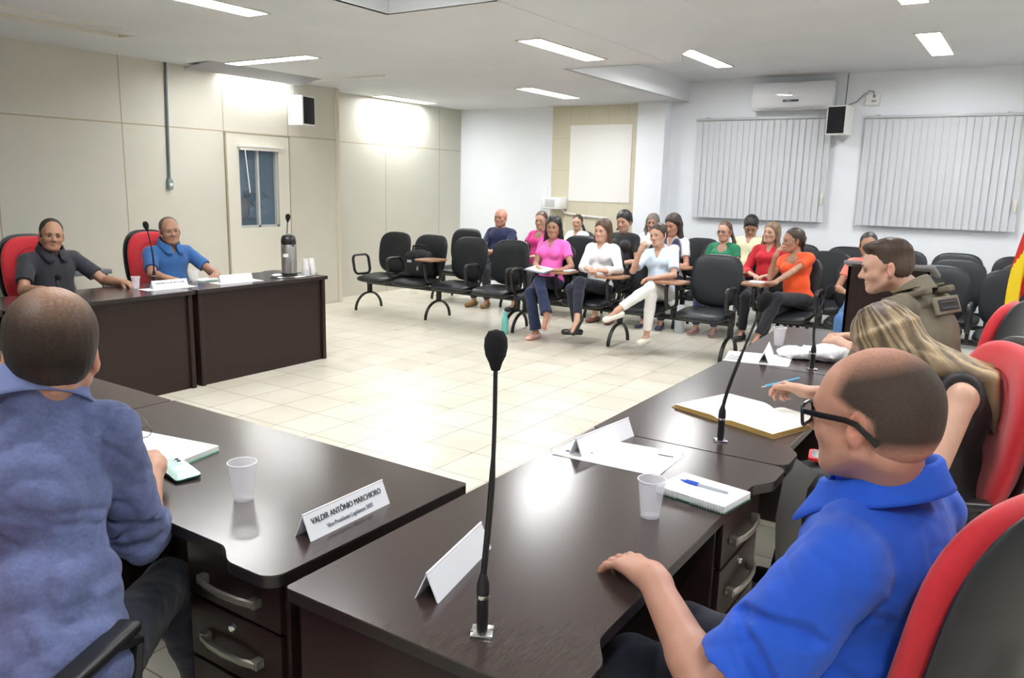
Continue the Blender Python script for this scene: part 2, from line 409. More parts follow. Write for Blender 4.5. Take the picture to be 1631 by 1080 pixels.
# dim little room behind the pane
bm = NB()
box(bm, (XL1-2.0, 6.4, 1.3), (.05, 3.2, 2.7)); box(bm, (XL1-1.05, 4.85, 1.3), (1.9, .05, 2.7)); box(bm, (XL1-1.05, 7.49, 1.3), (1.9, .03, 2.7)); box(bm, (XL1-1.05, 6.2, 2.62), (1.9, 2.7, .05))
struct('wall_booth', bm, mat('booth_wall', srgb(150, 172, 190), .6))
# roller-blind rail and wand over the inner window
t = thing('mini_blind', 'raised white mini blind with a clear wand over the small wall window', 'blind', (XL1+.045, 6.262, 1.928))
bm = NB(); box(bm, (0, 0, 0.012), (.04, .64, .03), bev=.004); box(bm, (0, 0, -.018), (.034, .61, .022)); obj('head_rail', bm, mat('blind_rail', srgb(222, 218, 208), .4), t)
bm = NB(); cyl(bm, (.02, -.245, -.03), (.03, -.205, -.50), .006, seg=8); obj('wand', bm, WHITE, t)
# plant behind the glass
t = thing('potted_palm', 'dark potted palm seen through the small wall window', 'plant', (-8.98, 7.00, 0))
bm = NB(); rnd = random.Random(3)
for i in range(16):
    a = rnd.uniform(0, 2*PI); L = rnd.uniform(.25, .44); pts = []
    for k in range(7):
        f = k/6; pts.append((math.cos(a)*L*f, math.sin(a)*L*f, .95+.75*math.sin(f*1.9)*rnd.uniform(.7, 1.05)*.9-.25*f*f))
    tube(bm, pts, .006, 4)
    for k in range(1, 7):
        p = Vector(pts[k]); 
        for s in (-1, 1):
            q = p+Vector((-math.sin(a)*s*.13, math.cos(a)*s*.13, -.05)); n_ = Vector((math.cos(a), math.sin(a), 0))*.018
            vs = [bm.verts.new(v) for v in (p-n_, p+n_, q)]; bm.faces.new(vs)
obj('fronds', bm, mat('palm_leaf', srgb(48, 66, 52), .5), t, fix=False)
bm = NB(); lathe(bm, ((0, 0), (.13, 0), (.17, .3), (.16, .3), (.12, .27), (0, .27))); cyl(bm, (0, 0, .27), (0, 0, .97), .022, .014, seg=8); obj('pot', bm, mat('dark_pot', srgb(60, 54, 50), .6), t)
# conduit with outlet box
t = thing('electrical_conduit', 'thin grey conduit running down the cream wall to a small outlet box', 'conduit', (XL1, 5.085, 0))
bm = NB(); cyl(bm, (.018, .03, LOWC-.003), (.018, 0, 1.55), .013, seg=10); obj('pipe', bm, mat('grey_pipe', srgb(98, 112, 118), .4), t)
bm = NB(); box(bm, (.022, 0, 1.505), (.044, .055, .10), bev=.006); cyl(bm, (.02, 0, 1.55), (.02, 0, 1.575), .018, seg=10); obj('outlet_box', bm, mat('grey_box', srgb(128, 146, 142), .4), t)
bm = NB(); cyl(bm, (.044, 0, 1.505), (.047, 0, 1.505), .017, seg=12); obj('outlet_face', bm, WHITE, t)

def speaker(loc, rz, label, wire_top, wire_dx=0):
    t = thing('loudspeaker', label, 'loudspeaker', loc, rz, 'small wall loudspeakers')
    bm = NB(); box(bm, (0, 0, 0), (.24, .21, .34), bev=.006); obj('cabinet', bm, WHITE, t)
    bm = NB(); box(bm, (0, -.107, 0), (.205, .010, .305), bev=.003)
    obj('grille', bm, mat('speaker_cloth', srgb(20, 20, 26), .85, bump=.4, bscale=500), t)
    bm = NB(); box(bm, (0, .12, .04), (.06, .04, .08)); obj('bracket', bm, mat('grey_bracket', srgb(170, 170, 168), .5), t)
    bm = NB(); tube(bm, ((wire_dx, .10, .17), (wire_dx, .11, .20), (wire_dx, .12, wire_top-loc[2])), .006, 6); obj('cable', bm, mat('cable_grey', srgb(120, 120, 118), .5), t)
    return t
speaker((-7.47, 6.78, 2.385), math.radians(101), 'white loudspeaker with dark grille high on the cream wall', LOWC)
speaker((-2.13, 10.33, 2.43), math.radians(-12), 'white loudspeaker with dark grille between the two vertical blinds', HIC-.003)

# vertical blinds
SLAT = mat('blind_slat', srgb(203, 207, 211), .6, noise=.03, nscale=3)
def vblind(x0, x1, z0, z1, label, n, ang):
    t = thing('vertical_blind', label, 'blind', ((x0+x1)/2, YB-.075, 0), 0, 'vertical blinds on the back wall')
    W_ = x1-x0
    bm = NB(); box(bm, (0, 0, z1), (W_+.03, .05, .028), bev=.004)
    for sx in (-.42, .38): box(bm, (sx*W_, .01, z1+.02), (.04, .05, .012))
    obj('head_rail', bm, mat('rail_grey', srgb(186, 188, 190), .35), t)
    bmS = NB(); box(bmS, (0, 0, (z0+z1-.015)/2), (W_/n*1.06, .0025, z1-z0-.02))
    first = None
    for i in range(n):
        x = -W_/2+W_*(i+.5)/n
        if first is None:
            first = obj('slat', bmS, SLAT, t, sm=False); o = first
        else:
            o = first.copy(); COL.objects.link(o); o.parent = t
        o.location = (x, random.uniform(-.002, .002), 0); o.rotation_euler = (0, 0, math.radians(ang+random.uniform(-3, 3)))
    bm = NB(); tube(bm, ((W_/2-.02, -.03, z1), (W_/2-.02, -.035, z1-.9)), .003, 5); box(bm, (W_/2-.03, -.036, z1-.98), (.03, .02, .13), bev=.005); obj('cord_weight', bm, mat('cord_cream', srgb(214, 208, 192), .5), t)
vblind(-3.93, -2.235, 1.215, 2.485, 'left vertical slat blind, under the air conditioner', 22, -9)
vblind(-1.86, -.205, 1.205, 2.470, 'right vertical slat blind, nearest the flags', 22, -14)
vblind(.35, 2.0, 1.205, 2.470, 'vertical slat blind outside the frame at right', 22, -20)

# air conditioner
t = thing('air_conditioner', 'white glossy split air conditioner mounted above the left blind', 'air conditioner', (-2.71, YB, 2.735))
bm = NB()
prof = [(0, -.165), (-.15, -.165), (-.205, -.10), (-.215, .0), (-.20, .13), (-.17, .165), (0, .165)]
m_ = Matrix(((0, 0, 1, 0), (1, 0, 0, 0), (0, 1, 0, 0), (0, 0, 0, 1)))
prism(bm, prof, -.485, .485, m_, bev=.008)
obj('body', bm, mat('ac_white', srgb(226, 228, 232), .12, coat=.6), t)
bm = NB(); box(bm, (0, -.192, -.125), (.80, .012, .055), rotm(-.75)); obj('air_flap', bm, mat('ac_flap', srgb(196, 198, 202), .3), t)
bm = NB(); box(bm, (-.005, -.214, -.058), (.19, .008, .026), rotm(-.09), bev=.004); obj('display', bm, mat('ac_display', srgb(44, 46, 58), .2), t)
bm = NB(); cyl(bm, (-.02, -.215, .035), (-.02, -.2165, .035), .012, seg=12); obj('badge', bm, mat('ac_badge', srgb(170, 172, 176), .3), t)
# small junction box and cable
t = thing('sensor_box', 'small white box with a dangling cable right of the air conditioner', 'box', (-1.81, YB, 2.675))
bm = NB(); box(bm, (0, -.03, 0), (.15, .06, .13), bev=.008); obj('case', bm, WHITE, t)
bm = NB(); cyl(bm, (.015, -.06, .035), (.015, -.064, .035), .018, seg=10); box(bm, (.015, -.062, -.02), (.05, .004, .02)); obj('socket', bm, mat('socket_grey', srgb(150, 156, 166), .4), t)
bm = NB(); tube(bm, [(.015, -.065, .03), (0, -.05, .09), (-.05, -.035, .10), (-.12, -.03, .05), (-.18, -.03, -.02), (-.26, -.03, -.05), (-.33, -.05, -.08)], .006, 6); obj('cable', bm, mat('cable_grey', srgb(120, 120, 118), .5), t)
# towel / water holder on the tiled wall
t = thing('water_dispenser', 'small white wall-mounted water cooler on the beige tiled wall strip', 'water dispenser', (-6.13, YB, 1.33))
bm = NB(); box(bm, (.08, -.12, .0), (.30, .24, .17), bev=.012); box(bm, (-.09, -.10, .03), (.06, .18, .14), bev=.01); obj('body', bm, WHITE, t)
bm = NB(); box(bm, (.06, -.2425, .0), (.16, .008, .11), bev=.003); obj('niche', bm, mat('niche_grey', srgb(188, 192, 192), .5), t)
bm = NB(); cyl(bm, (-.04, -.09, .085), (-.04, -.09, .22), .03, seg=12); sphere(bm, (-.04, -.09, .22), .03, 12); obj('cup_tube', bm, mat('clear_tube', srgb(222, 226, 228), .2), t)
bm = NB(); tube(bm, [(.16, -.05, -.08), (.2, -.03, -.14), (.45, -.03, -.17), (.9, -.03, -.19)], .012, 6); obj('pipe', bm, WHITE, t)
# ================================================================== desks
D = 0.755
def desk(loc, rz, L, label, drawers=None, depth=.675):
    """user edge towards local -Y, long side along X, origin on the floor."""
    t = thing('office_desk', label, 'desk', loc, rz, None)
    h = depth/2; a = L/2; pts = []
    def arc(cx, cy, r, a0, a1, n=6):
        for i in range(n+1):
            q = math.radians(a0+(a1-a0)*i/n); pts.append((cx+r*math.cos(q), cy+r*math.sin(q)))
    r = .045
    arc(a-.012, h-.012, .012, 0, 90, 3); arc(-a+.012, h-.012, .012, 90, 180, 3); arc(-a+r, -h+r, r, 180, 270)
    ins = .045
    for k in range(9):
        f = k/8; s = f*f*(3-2*f); pts.append((-a+.13+.10*f, -h+ins*s))
    for k in range(9):
        f = 1-k/8; s = f*f*(3-2*f); pts.append((a-.13-.10*f, -h+ins*s))
    arc(a-r, -h+r, r, 270, 360)
    bm = NB(); prism(bm, pts, D-.004, D); tp = obj('desk_top', bm, WOOD, t, ang=.5)
    bm = NB(); prism(bm, [(x*.9995, y*.9995) for x, y in pts], D-.030, D-.004); obj('edge_band', bm, EDGE, tp, ang=.5)
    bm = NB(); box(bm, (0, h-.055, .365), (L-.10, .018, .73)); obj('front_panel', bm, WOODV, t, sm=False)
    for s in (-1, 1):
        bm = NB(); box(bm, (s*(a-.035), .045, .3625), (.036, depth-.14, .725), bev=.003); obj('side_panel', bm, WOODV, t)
    if drawers:
        cx = drawers*(a-.235); w_ = .345
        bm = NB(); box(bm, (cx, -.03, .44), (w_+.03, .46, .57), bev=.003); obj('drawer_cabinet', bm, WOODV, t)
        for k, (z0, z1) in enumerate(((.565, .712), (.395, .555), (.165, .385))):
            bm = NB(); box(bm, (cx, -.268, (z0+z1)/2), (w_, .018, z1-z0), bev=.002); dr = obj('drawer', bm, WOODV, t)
            bm = NB(); zc = z1-.085 if k < 2 else z1-.07
            tube(bm, [(cx-.105, -.277, zc), (cx-.100, -.297, zc), (cx-.06, -.306, zc), (cx, -.310, zc), (cx+.06, -.306, zc), (cx+.100, -.297, zc), (cx+.105, -.277, zc)], .01, 8, flat=(.007, .010, (0, 0, 1)))
            for s in (-1, 1): box(bm, (cx+s*.098, -.288, zc), (.022, .024, .024), bev=.003)
            obj('handle', bm, mat('satin_handle', srgb(150, 146, 136), .35, metal=.7), dr)
            if k == 1:
                bm = NB(); lathe(bm, ((0, .010), (.007, .010), (.008, .008), (.011, .006), (.012, 0), (0, 0)), 16, (cx-.0, -.277, z1-.03), rotm(PI/2)); obj('lock', bm, CHROME, dr)
    return t
# wing along the cream wall (people behind it face the room)
XF = -5.22-.3375
desk((XF, 4.335, 0), -PI/2, 1.33, 'dark wood desk carrying the thermos, by the cream wall')
desk((XF, 2.99, 0), -PI/2, 1.33, 'dark wood desk by the cream wall where the two men sit')
desk((XF, 1.645, 0), -PI/2, 1.33, 'dark wood desk by the cream wall, hidden behind the balding head')
# head row
desk((-3.395, 1.425, 0), math.radians(-1), 1.41, 'dark wood desk of the head row behind the man in grey-blue')
desk((-1.978, 1.395, 0), math.radians(-.6), 1.41, 'dark wood desk with the tented name plate and a plastic cup', drawers=1, depth=.70)
# right wing (people sit on its right-hand side)
XD = -1.235+.3375
desk((XD+.006, 1.735, 0), PI/2, 1.40, 'nearest dark wood desk, under the hand of the royal blue polo man', drawers=1)
desk((XD, 3.135, 0), PI/2, 1.385, 'dark wood desk carrying the big open ledger')
desk((XD-.02, 4.47, 0), math.radians(92.2), 1.27, 'dark wood desk at the far end of the right wing, before the uniformed man')

# ================================================================== bench seats
LEATH = mat('black_leatherette', srgb(19, 23, 28), .42, spec=.38, bump=.12, bscale=260)
TABL = mat('brown_tablet', srgb(150, 108, 78), .35, noise=.12, nscale=10, stretch=(2, 14, 2))
def cushion(bm, w, h, t, mtx, n=3.6, p=5, nr=9, na=44, bend=0.0, bend2=0.0, taper=0.0, back=1.0, fr=.0):
    """padded squircle: local x width, z height, y thickness (front -> +y)."""
    def pt(r, a, side):
        c, s = math.cos(a), math.sin(a); R = (abs(c)**n+abs(s)**n)**(-1/n)
        x = w/2*R*c*r; z = h/2*R*s*r
        x *= 1+taper*z/(h/2)
        th = (t/2)*max(0.0, 1-r**p)**.5*(1 if side > 0 else back) + fr*side
        return mtx @ Vector((x, side*th+bend*(x/(w/2))**2+bend2*(z/(h/2))**2, z))
    for side in (1, -1):
        rings = []
        for i in range(nr+1):
            r = math.sin(i/nr*PI/2)
            if i == 0: rings.append([bm.verts.new(pt(0, 0, side))])
            else: rings.append([bm.verts.new(pt(r, 2*PI*k/na, side)) for k in range(na)])
        for A, B in zip(rings, rings[1:]):
            for k in range(na):
                k2 = (k+1) % na
                f = (A[0], B[k], B[k2]) if len(A) == 1 else (A[k], B[k], B[k2], A[k2])
                bm.faces.new(f if side < 0 else f[::-1])
    bmesh.ops.remove_doubles(bm, verts=bm.verts, dist=1e-5)
def bench(loc, rz, xs, tablets, label, seats_label=None):
    """row of joined seats; xs = local seat centres, local +Y is the sitting direction."""
    t = thing('bench_seating', label, 'bench seat', loc, rz, 'rows of joined black seats')
    x0, x1 = min(xs)-.272, max(xs)+.272
    bm = NB(); box(bm, ((x0+x1)/2, -.02, .345), (x1-x0, .06, .045), bev=.004); obj('beam', bm, BLACKM, t)
    for x in (x0+.03, (x0+x1)/2, x1-.03):
        bm = NB(); box(bm, (x, -.02, .27), (.045, .045, .12)); tube(bm, [(x, .23*math.cos(a), .012+.205*math.sin(a)) for a in [PI*k/14 for k in range(15)]], .014, 8, flat=(.014, .020, (1, 0, 0)))
        obj('leg', bm, BLACKM, t)
    sm_, bk_ = None, None
    for x in xs:
        if sm_ is None:
            bm = NB(); cushion(bm, .50, .47, .085, T(0, .045, .415) @ rotm(math.radians(86)), n=4, bend2=.0, fr=.006)
            sm_ = obj('seat', bm, LEATH, t); s = sm_
            bm = NB(); cushion(bm, .505, .52, .075, T(0, -.255, .715) @ rotm(math.radians(11)), n=3.2, bend=.035, taper=.05, back=.6, fr=.006)
            bk_ = obj('backrest', bm, LEATH, t); b = bk_
            bm = NB(); box(bm, (0, -.225, .40), (.12, .20, .012)); tube(bm, [(0, -.10, .37), (0, -.24, .38), (0, -.275, .44), (0, -.31, .62)], .01, 8, flat=(.008, .05, (1, 0, 0)))
            br_ = obj('back_bracket', bm, BLACKM, b)
        else:
            s = sm_.copy(); b = bk_.copy(); r = br_.copy()
            for o, q in ((s, t), (b, t), (r, b)): COL.objects.link(o); o.parent = q
        s.location.x = x; b.location.x = x
    # arm loops between and beside the seats
    bounds = [xs[0]-.262]+[(a+b)/2 for a, b in zip(xs, xs[1:])]+[xs[-1]+.262]
    am = None; tm = None
    for i, x in enumerate(bounds):
        if am is None:
            bm = NB(); pts = [(0, y, z) for y, z in rrect(.27, .235, .06, 5, .10, .575)]
            pts = [(0, y+(z-.575)*.18, z) for _, y, z in pts]
            tube(bm, pts, .016, 8, closed=True, flat=(.015, .020, (1, 0, 0))); am = obj('armrest', bm, BLACKP, t); o = am
            bm = NB(); box(bm, (.0, .02, .40), (.03, .10, .10), bev=.004)
            obj('arm_bracket', bm, BLACKM, am)
        else:
            o = am.copy(); COL.objects.link(o); o.parent = t
            for ch in am.children: c = ch.copy(); COL.objects.link(c); c.parent = o
        o.location.x = x
        if i in tablets:
            if tm is None:
                bm = NB(); prism(bm, rrect(.30, .33, .08, 6, .0, .13), .700, .718, bev=.004); tm = obj('writing_tablet', bm, TABL, t); q = tm
            else: q = tm.copy(); COL.objects.link(q); q.parent = t
            q.location.x = x
    return t
# world x to local: benches face -Y world (rz=pi) so local x = -(world x - cx)
def row(wx, y, tab_w, label):
    cx = sum(wx)/len(wx); xs = sorted(-(x-cx) for x in wx)
    bounds = [xs[0]-.285]+[(a+b)/2 for a, b in zip(xs, xs[1:])]+[xs[-1]+.285]
    tabs = [min(range(len(bounds)), key=lambda i: abs(bounds[i]-(-(w-cx)))) for w in tab_w]
    bench((cx, y, 0), PI, xs, tabs, label)
R1, R2, R3 = 7.32, 8.72, 9.66
row((-6.69, -6.12, -5.53, -4.96), R1, (-5.83,), 'front row bench at the left, four empty black seats with a backpack')
row((-4.37, -3.80, -3.19, -2.55), R1, (-4.08, -3.5, -2.87), 'front row bench holding the women in pink, white and light blue')
row((-1.92, -1.30, -.68, -.10), 7.80, (-2.2,), 'front row bench at the right, behind the lectern')
row((-6.62, -6.03, -5.42, -4.82), R2, (), 'second row bench with the man in the navy polo')
row((-4.24, -3.65, -3.02, -2.44), R2, (-3.35, -2.72,), 'second row bench with the women in black, green and red')
row((-1.82, -1.22, -.60, .0), R2, (), 'second row bench at the right with empty seats')
row((-5.36, -4.78, -4.18, -3.58), R3, (), 'back row bench at the left against the tiled wall strip')
row((-2.94, -2.36, -1.80, -1.22), R3, (), 'back row bench under the left vertical blind')
row((-.68, -.10, .48), R3, (), 'back row bench under the right vertical blind')

# ================================================================== red office chairs
RED = mat('red_fabric', srgb(196, 26, 40), .75, noise=.06, nscale=60, bump=.25, bscale=420, sheen=.3)
def office_chair(loc, rz, label, arms=True, group='red office chairs', tilt=8, back_z=.83, bh=.56):
    """local +Y is the sitting direction."""
    t = thing('office_chair', label, 'office chair', loc, rz, group)
    bm = NB(); cushion(bm, .50, .48, .10, T(0, .03, .455) @ rotm(math.radians(87)), n=3.4, fr=.008); obj('seat', bm, RED, t)
    bm = NB(); cushion(bm, .52, .50, .03, T(0, .03, .405) @ rotm(math.radians(87)), n=3.4, fr=.006); obj('seat_pan', bm, BLACKP, t)
    mt = T(0, -.25, back_z) @ rotm(math.radians(tilt))
    bm = NB(); cushion(bm, .47, bh, .09, mt, n=2.9, p=6, bend=.055, bend2=.02, taper=.0, fr=.01, nr=12, na=56)
    bk = obj('backrest', bm, RED, t)
    bm = NB(); ring = [mt @ Vector((.145*math.cos(a)*1.0, .066+.055*(.145*math.cos(a)/.235)**2, .02+.17*math.sin(a))) for a in [PI*k/20 for k in range(21)]]
    tube(bm, ring, .0022, 6); obj('stitching', bm, mat('red_seam', srgb(160, 20, 34), .8), bk)
    bm = NB(); cushion(bm, .50, bh+.03, .035, T(0, -.052, 0) @ mt, n=2.9, p=8, bend=.055, bend2=.02, fr=.016, nr=12, na=56); obj('back_shell', bm, mat('back_shell', srgb(30, 30, 33), .42), t)
    bm = NB(); tube(bm, [(0, -.05, .37), (0, -.26, .37), (0, -.335, .42), (0, -.36, .62), (0, -.385, .80)], .03, 8, flat=(.012, .035, (1, 0, 0))); obj('back_arm', bm, BLACKP, t)
    bm = NB(); cyl(bm, (0, 0, .12), (0, 0, .40), .028); cyl(bm, (0, 0, .06), (0, 0, .25), .04); box(bm, (0, 0, .385), (.18, .2, .03), bev=.005); obj('gas_column', bm, BLACKP, t)
    for k in range(5):
        a = 2*PI*k/5+.3
        bm = NB(); tube(bm, [(0, 0, .10), (math.cos(a)*.15, math.sin(a)*.15, .095), (math.cos(a)*.29, math.sin(a)*.29, .07)], [.03, .024, .016], 8); l = obj('base_arm', bm, BLACKP, t)
        bm = NB(); c, s = math.cos(a)*.29, math.sin(a)*.29
        for d in (-.016, .016): cyl(bm, (c-math.sin(a)*(d-.008), s+math.cos(a)*(d-.008), .027), (c-math.sin(a)*(d+.008), s+math.cos(a)*(d+.008), .027), .027, seg=14)
        obj('caster', bm, BLACKM, l)
    if arms:
        for s in (-1, 1):
            bm = NB(); pts = [(s*.22, .10, .40), (s*.275, .11, .43), (s*.285, .13, .55), (s*.285, .15, .645), (s*.285, .08, .675), (s*.285, -.05, .675), (s*.285, -.13, .66), (s*.285, -.13, .55), (s*.275, -.06, .43), (s*.22, -.05, .40)]
            tube(bm, pts, .018, 8, flat=(.016, .022, (1, 0, 0)))
            ar = obj('armrest', bm, BLACKP, t)
            bm = NB(); box(bm, (s*.285, .02, .685), (.055, .25, .028), bev=.012, seg=3); obj('arm_pad', bm, BLACKP, ar)
    return t
office_chair((-6.24, 3.10, 0), -PI/2, 'red office chair behind the man in the charcoal polo', arms=False)
office_chair((-6.24, 4.10, 0), -PI/2, 'red office chair behind the man in the mid-blue polo', arms=False)
office_chair((-1.66, .58, 0), math.radians(26), 'red office chair with black arms under the man in the grey-blue shirt', bh=.52, back_z=.80)
office_chair((-.18, 1.63, 0), math.radians(68), 'nearest red office chair with black shell, bottom right', tilt=10, back_z=.845)
office_chair((-.235, 2.88, 0), math.radians(117), 'red office chair of the blonde woman', tilt=8, back_z=.85)
office_chair((-.30, 4.45, 0), math.radians(80), 'red office chair at the far end of the right wing, beside the flags', tilt=8)

# ================================================================== lectern
t = thing('lectern', 'dark wood lectern with a grey slanted top in front of the back rows', 'lectern', (-.86, 6.50, 0), 0)
bm = NB(); box(bm, (0, -.22, .53), (.54, .02, 1.06)); obj('front_panel', bm, WOODV, t, sm=False)
for s in (-1, 1):
    bm = NB(); prism(bm, [(-.23, 0), (.2, 0), (.2, .96), (-.23, 1.06)], -.01, .01, T(s*.26, 0, 0) @ Matrix(((0, 0, 1, 0), (1, 0, 0, 0), (0, 1, 0, 0), (0, 0, 0, 1)))); obj('side_panel', bm, WOODV, t, sm=False)
bm = NB(); box(bm, (0, -.01, 1.045), (.60, .50, .025), rotm(-.2), bev=.003); obj('top', bm, mat('grey_laminate', srgb(120, 118, 120), .35), t)

# ================================================================== flags
t = thing('flag_stand', 'wooden stand with three upright flag poles at the right edge', 'flag stand', (.12, 5.6, 0))
bm = NB(); lathe(bm, ((0, 0), (.22, 0), (.22, .04), (.1, .06), (.08, .09), (0, .09)), 24); obj('base', bm, WOODV, t)
for k, dx in enumerate((-.07, .0, .07)):
    bm = NB(); cyl(bm, (dx*.6, 0, .08), (dx*1.2, 0, 2.05), .014, seg=10); sphere(bm, (dx*1.2, 0, 2.07), .025, 10); obj('pole', bm, mat('pole_wood', srgb(120, 84, 52), .4), t)
def flag(name, label, loc, cols, w_, z0, z1, slant, seed, rz=0, frac=None):
    """draped cloth hanging in folds; cols = stripe colours from one edge to the other, slanted."""
    rnd = random.Random(seed); bm = NB(); nx, nz = 160, 40; V = []
    for j in range(nz+1):
        v = j/nz; z = z1+(z0-z1)*v; rowv = []
        for i in range(nx+1):
            u = i/nx; wd = w_*(.35+.65*v**.7)
            x = (u-.5)*wd+.02*math.sin(5*v+seed); y = .030*math.sin(u*2*PI*3.2+seed+1.5*v)*(.5+.5*v)
            zz = z-.10*abs(u-.35)*v*2 - (.16*abs(u-.4) if j == nz else .16*abs(u-.4)*v)
            rowv.append(bm.verts.new((x, y, zz)))
        V.append(rowv)
    for j in range(nz):
        for i in range(nx):
            f = bm.faces.new((V[j][i], V[j][i+1], V[j+1][i+1], V[j+1][i])); 
            q = (i/nx)+slant*(j/nz); 
            if frac: idx = next((k for k, b in enumerate(frac) if q < b), len(cols)-1)
            else: idx = int(max(0, min(.999, q))*len(cols))
            f.material_index = idx
    o = obj(name, bm, cols, fix=False, ang=3); o.location = loc; o.rotation_euler = (0, 0, rz)
    so = o.modifiers.new('s', 'SOLIDIFY'); so.thickness = .002; tag(o, label, 'flag', 'flags on the stand')
    return o
fr_ = mat('flag_red', srgb(206, 40, 34), .7); fy = mat('flag_yellow', srgb(246, 214, 30), .7); fg = mat('flag_green', srgb(40, 130, 84), .7); fw = mat('flag_white', srgb(222, 222, 226), .7); fgy = mat('flag_grey', srgb(170, 176, 182), .7)
flag('flag', 'yellow, red and green flag hanging furled at the right edge', (.06, 5.53, 0), [fr_, fy, fr_, fg], .34, 1.06, 1.80, .9, 1, .5, (.62, 1.0, 1.5))
flag('flag', 'white flag with a red figure hanging lowest beside the yellow one', (.12, 5.50, 0), [fw, fr_, fw, fgy], .26, .70, 1.75, .1, 4, .3, (.45, .6, .9))
# ================================================================== smooth bodies from signed distances
def V3(*a): return np.array(a if len(a) > 1 else a[0], dtype=np.float64)
def unit(v):
    v = np.asarray(v, float); n = np.linalg.norm(v); return v/n if n > 1e-9 else v
class Sdf:
    def __init__(s, vox=.007): s.P = []; s.vox = vox
    def cap(s, a, b, ra, rb=None, k=.02, col=None, flat=None, fs=1.0, op='u'):
        """tapered capsule; flat = direction along which it is squashed by fs."""
        s.P.append(('c', V3(*a), V3(*b), ra, ra if rb is None else rb, k, col, None if flat is None else unit(flat), fs, op)); return s
    def cone(s, a, b, ra, rb=None, k=.02, col=None, flat=None, fs=1.0):
        s.P.append(('c', V3(*a), V3(*b), ra, ra if rb is None else rb, k, col, None if flat is None else unit(flat), fs, 'F')); return s
    def ell(s, c, r, R=None, k=.02, col=None, op='u'):
        s.P.append(('e', V3(*c), V3(*r), np.eye(3) if R is None else np.asarray(R, float), None, k, col, None, 1, op)); return s
    def box(s, c, r, R=None, rad=.01, k=.02, col=None, op='u'):
        s.P.append(('b', V3(*c), V3(*r), np.eye(3) if R is None else np.asarray(R, float), rad, k, col, None, 1, op)); return s
    def plane(s, p, n, k=.008):   # cuts away the side n points to
        s.P.append(('p', V3(*p), unit(n), 0, 0, k, None, None, 1, 's')); return s
    def bounds(s, p):
        if p[0] == 'c': r = max(p[3], p[4])*max(1, 1 if p[7] is None else 1/1.0); return np.minimum(p[1], p[2])-r, np.maximum(p[1], p[2])+r
        if p[0] in 'eb':
            e = np.abs(p[3]) @ (p[2]) if p[0] == 'e' else np.abs(p[3]) @ p[2]
            return p[1]-e, p[1]+e
        return None
    def dist(s, p, X):
        if p[0] == 'c':
            a, b, ra, rb = p[1], p[2], p[3], p[4]
            Q = X-a; ba = b-a; fl = p[7]
            L = float(ba @ ba)+1e-12
            t = np.clip((Q @ ba)/L, 0, 1)
            W = Q-t[..., None]*ba
            if p[9] == 'F':
                dd = np.sqrt((W*W).sum(-1))-(ra+t*(rb-ra)); e = ((Q @ ba)/L-1)*math.sqrt(L); return np.maximum(dd, e)
            if fl is not None:
                c = W @ fl; W = W+((1/p[8]-1)*c)[..., None]*fl
                return (np.sqrt((W*W).sum(-1))-(ra+t*(rb-ra)))*min(1, p[8]**.5)
            return np.sqrt((W*W).sum(-1))-(ra+t*(rb-ra))
        if p[0] == 'e':
            q = (X-p[1]) @ p[3]; r = p[2]
            k0 = np.sqrt(((q/r)**2).sum(-1)); k1 = np.sqrt(((q/(r*r))**2).sum(-1))+1e-9
            return k0*(k0-1)/k1
        if p[0] == 'b':
            q = np.abs((X-p[1]) @ p[3])-(p[2]-p[4])
            return np.sqrt((np.maximum(q, 0)**2).sum(-1))+np.minimum(q.max(-1), 0)-p[4]
        if p[0] == 'p': return -((X-p[1]) @ p[2])
    def mesh(s, disp=None, defcol=(.8, .8, .8), ctau=.0028):
        vx = s.vox; lo = V3(1e9, 1e9, 1e9); hi = -lo
        for p in s.P:
            if p[9] == 's' or p[0] == 'p': continue
            l, h = s.bounds(p); lo = np.minimum(lo, l); hi = np.maximum(hi, h)
        lo = lo-4*vx-.01; n = np.ceil((hi-lo+4*vx+.02)/vx).astype(int)+1
        F = np.full(n, .08, np.float32)
        ax = [lo[i]+vx*np.arange(n[i]) for i in range(3)]
        for p in s.P:
            k = p[5]; b = s.bounds(p)
            if b is None: i0 = np.zeros(3, int); i1 = n
            else:
                pad = k+3*vx
                i0 = np.clip(((b[0]-pad-lo)/vx).astype(int), 0, n); i1 = np.clip(((b[1]+pad-lo)/vx).astype(int)+2, 0, n)
            if (i1 <= i0).any(): continue
            X = np.stack(np.meshgrid(ax[0][i0[0]:i1[0]], ax[1][i0[1]:i1[1]], ax[2][i0[2]:i1[2]], indexing='ij'), -1)
            d = s.dist(p, X); sl = tuple(slice(i0[j], i1[j]) for j in range(3)); f = F[sl]
            if p[9] in 'uF':
                h = np.maximum(k-np.abs(f-d), 0)/k; F[sl] = np.minimum(f, d)-h*h*k/4
            else:
                d = -d; h = np.maximum(k-np.abs(f-d), 0)/k; F[sl] = np.maximum(f, d)+h*h*k/4
        if disp is not None:
            m = np.abs(F) < 4*vx
            idx = np.argwhere(m); X = lo+idx*vx
            F[m] += disp(X).astype(np.float32)
        # surface nets
        S = F < 0
        c = S[:-1, :-1, :-1].astype(np.int8)
        cnt = np.zeros(c.shape, np.int8)
        for dx in (0, 1):
            for dy in (0, 1):
                for dz in (0, 1): cnt += S[dx:n[0]-1+dx, dy:n[1]-1+dy, dz:n[2]-1+dz]
        act = (cnt > 0) & (cnt < 8); cell = np.argwhere(act)
        vid = np.full(c.shape, -1, np.int64); vid[act] = np.arange(len(cell))
        acc = np.zeros((len(cell), 3)); w = np.zeros(len(cell)); C8 = {}
        for dx in (0, 1):
            for dy in (0, 1):
                for dz in (0, 1): C8[(dx, dy, dz)] = F[cell[:, 0]+dx, cell[:, 1]+dy, cell[:, 2]+dz].astype(float)
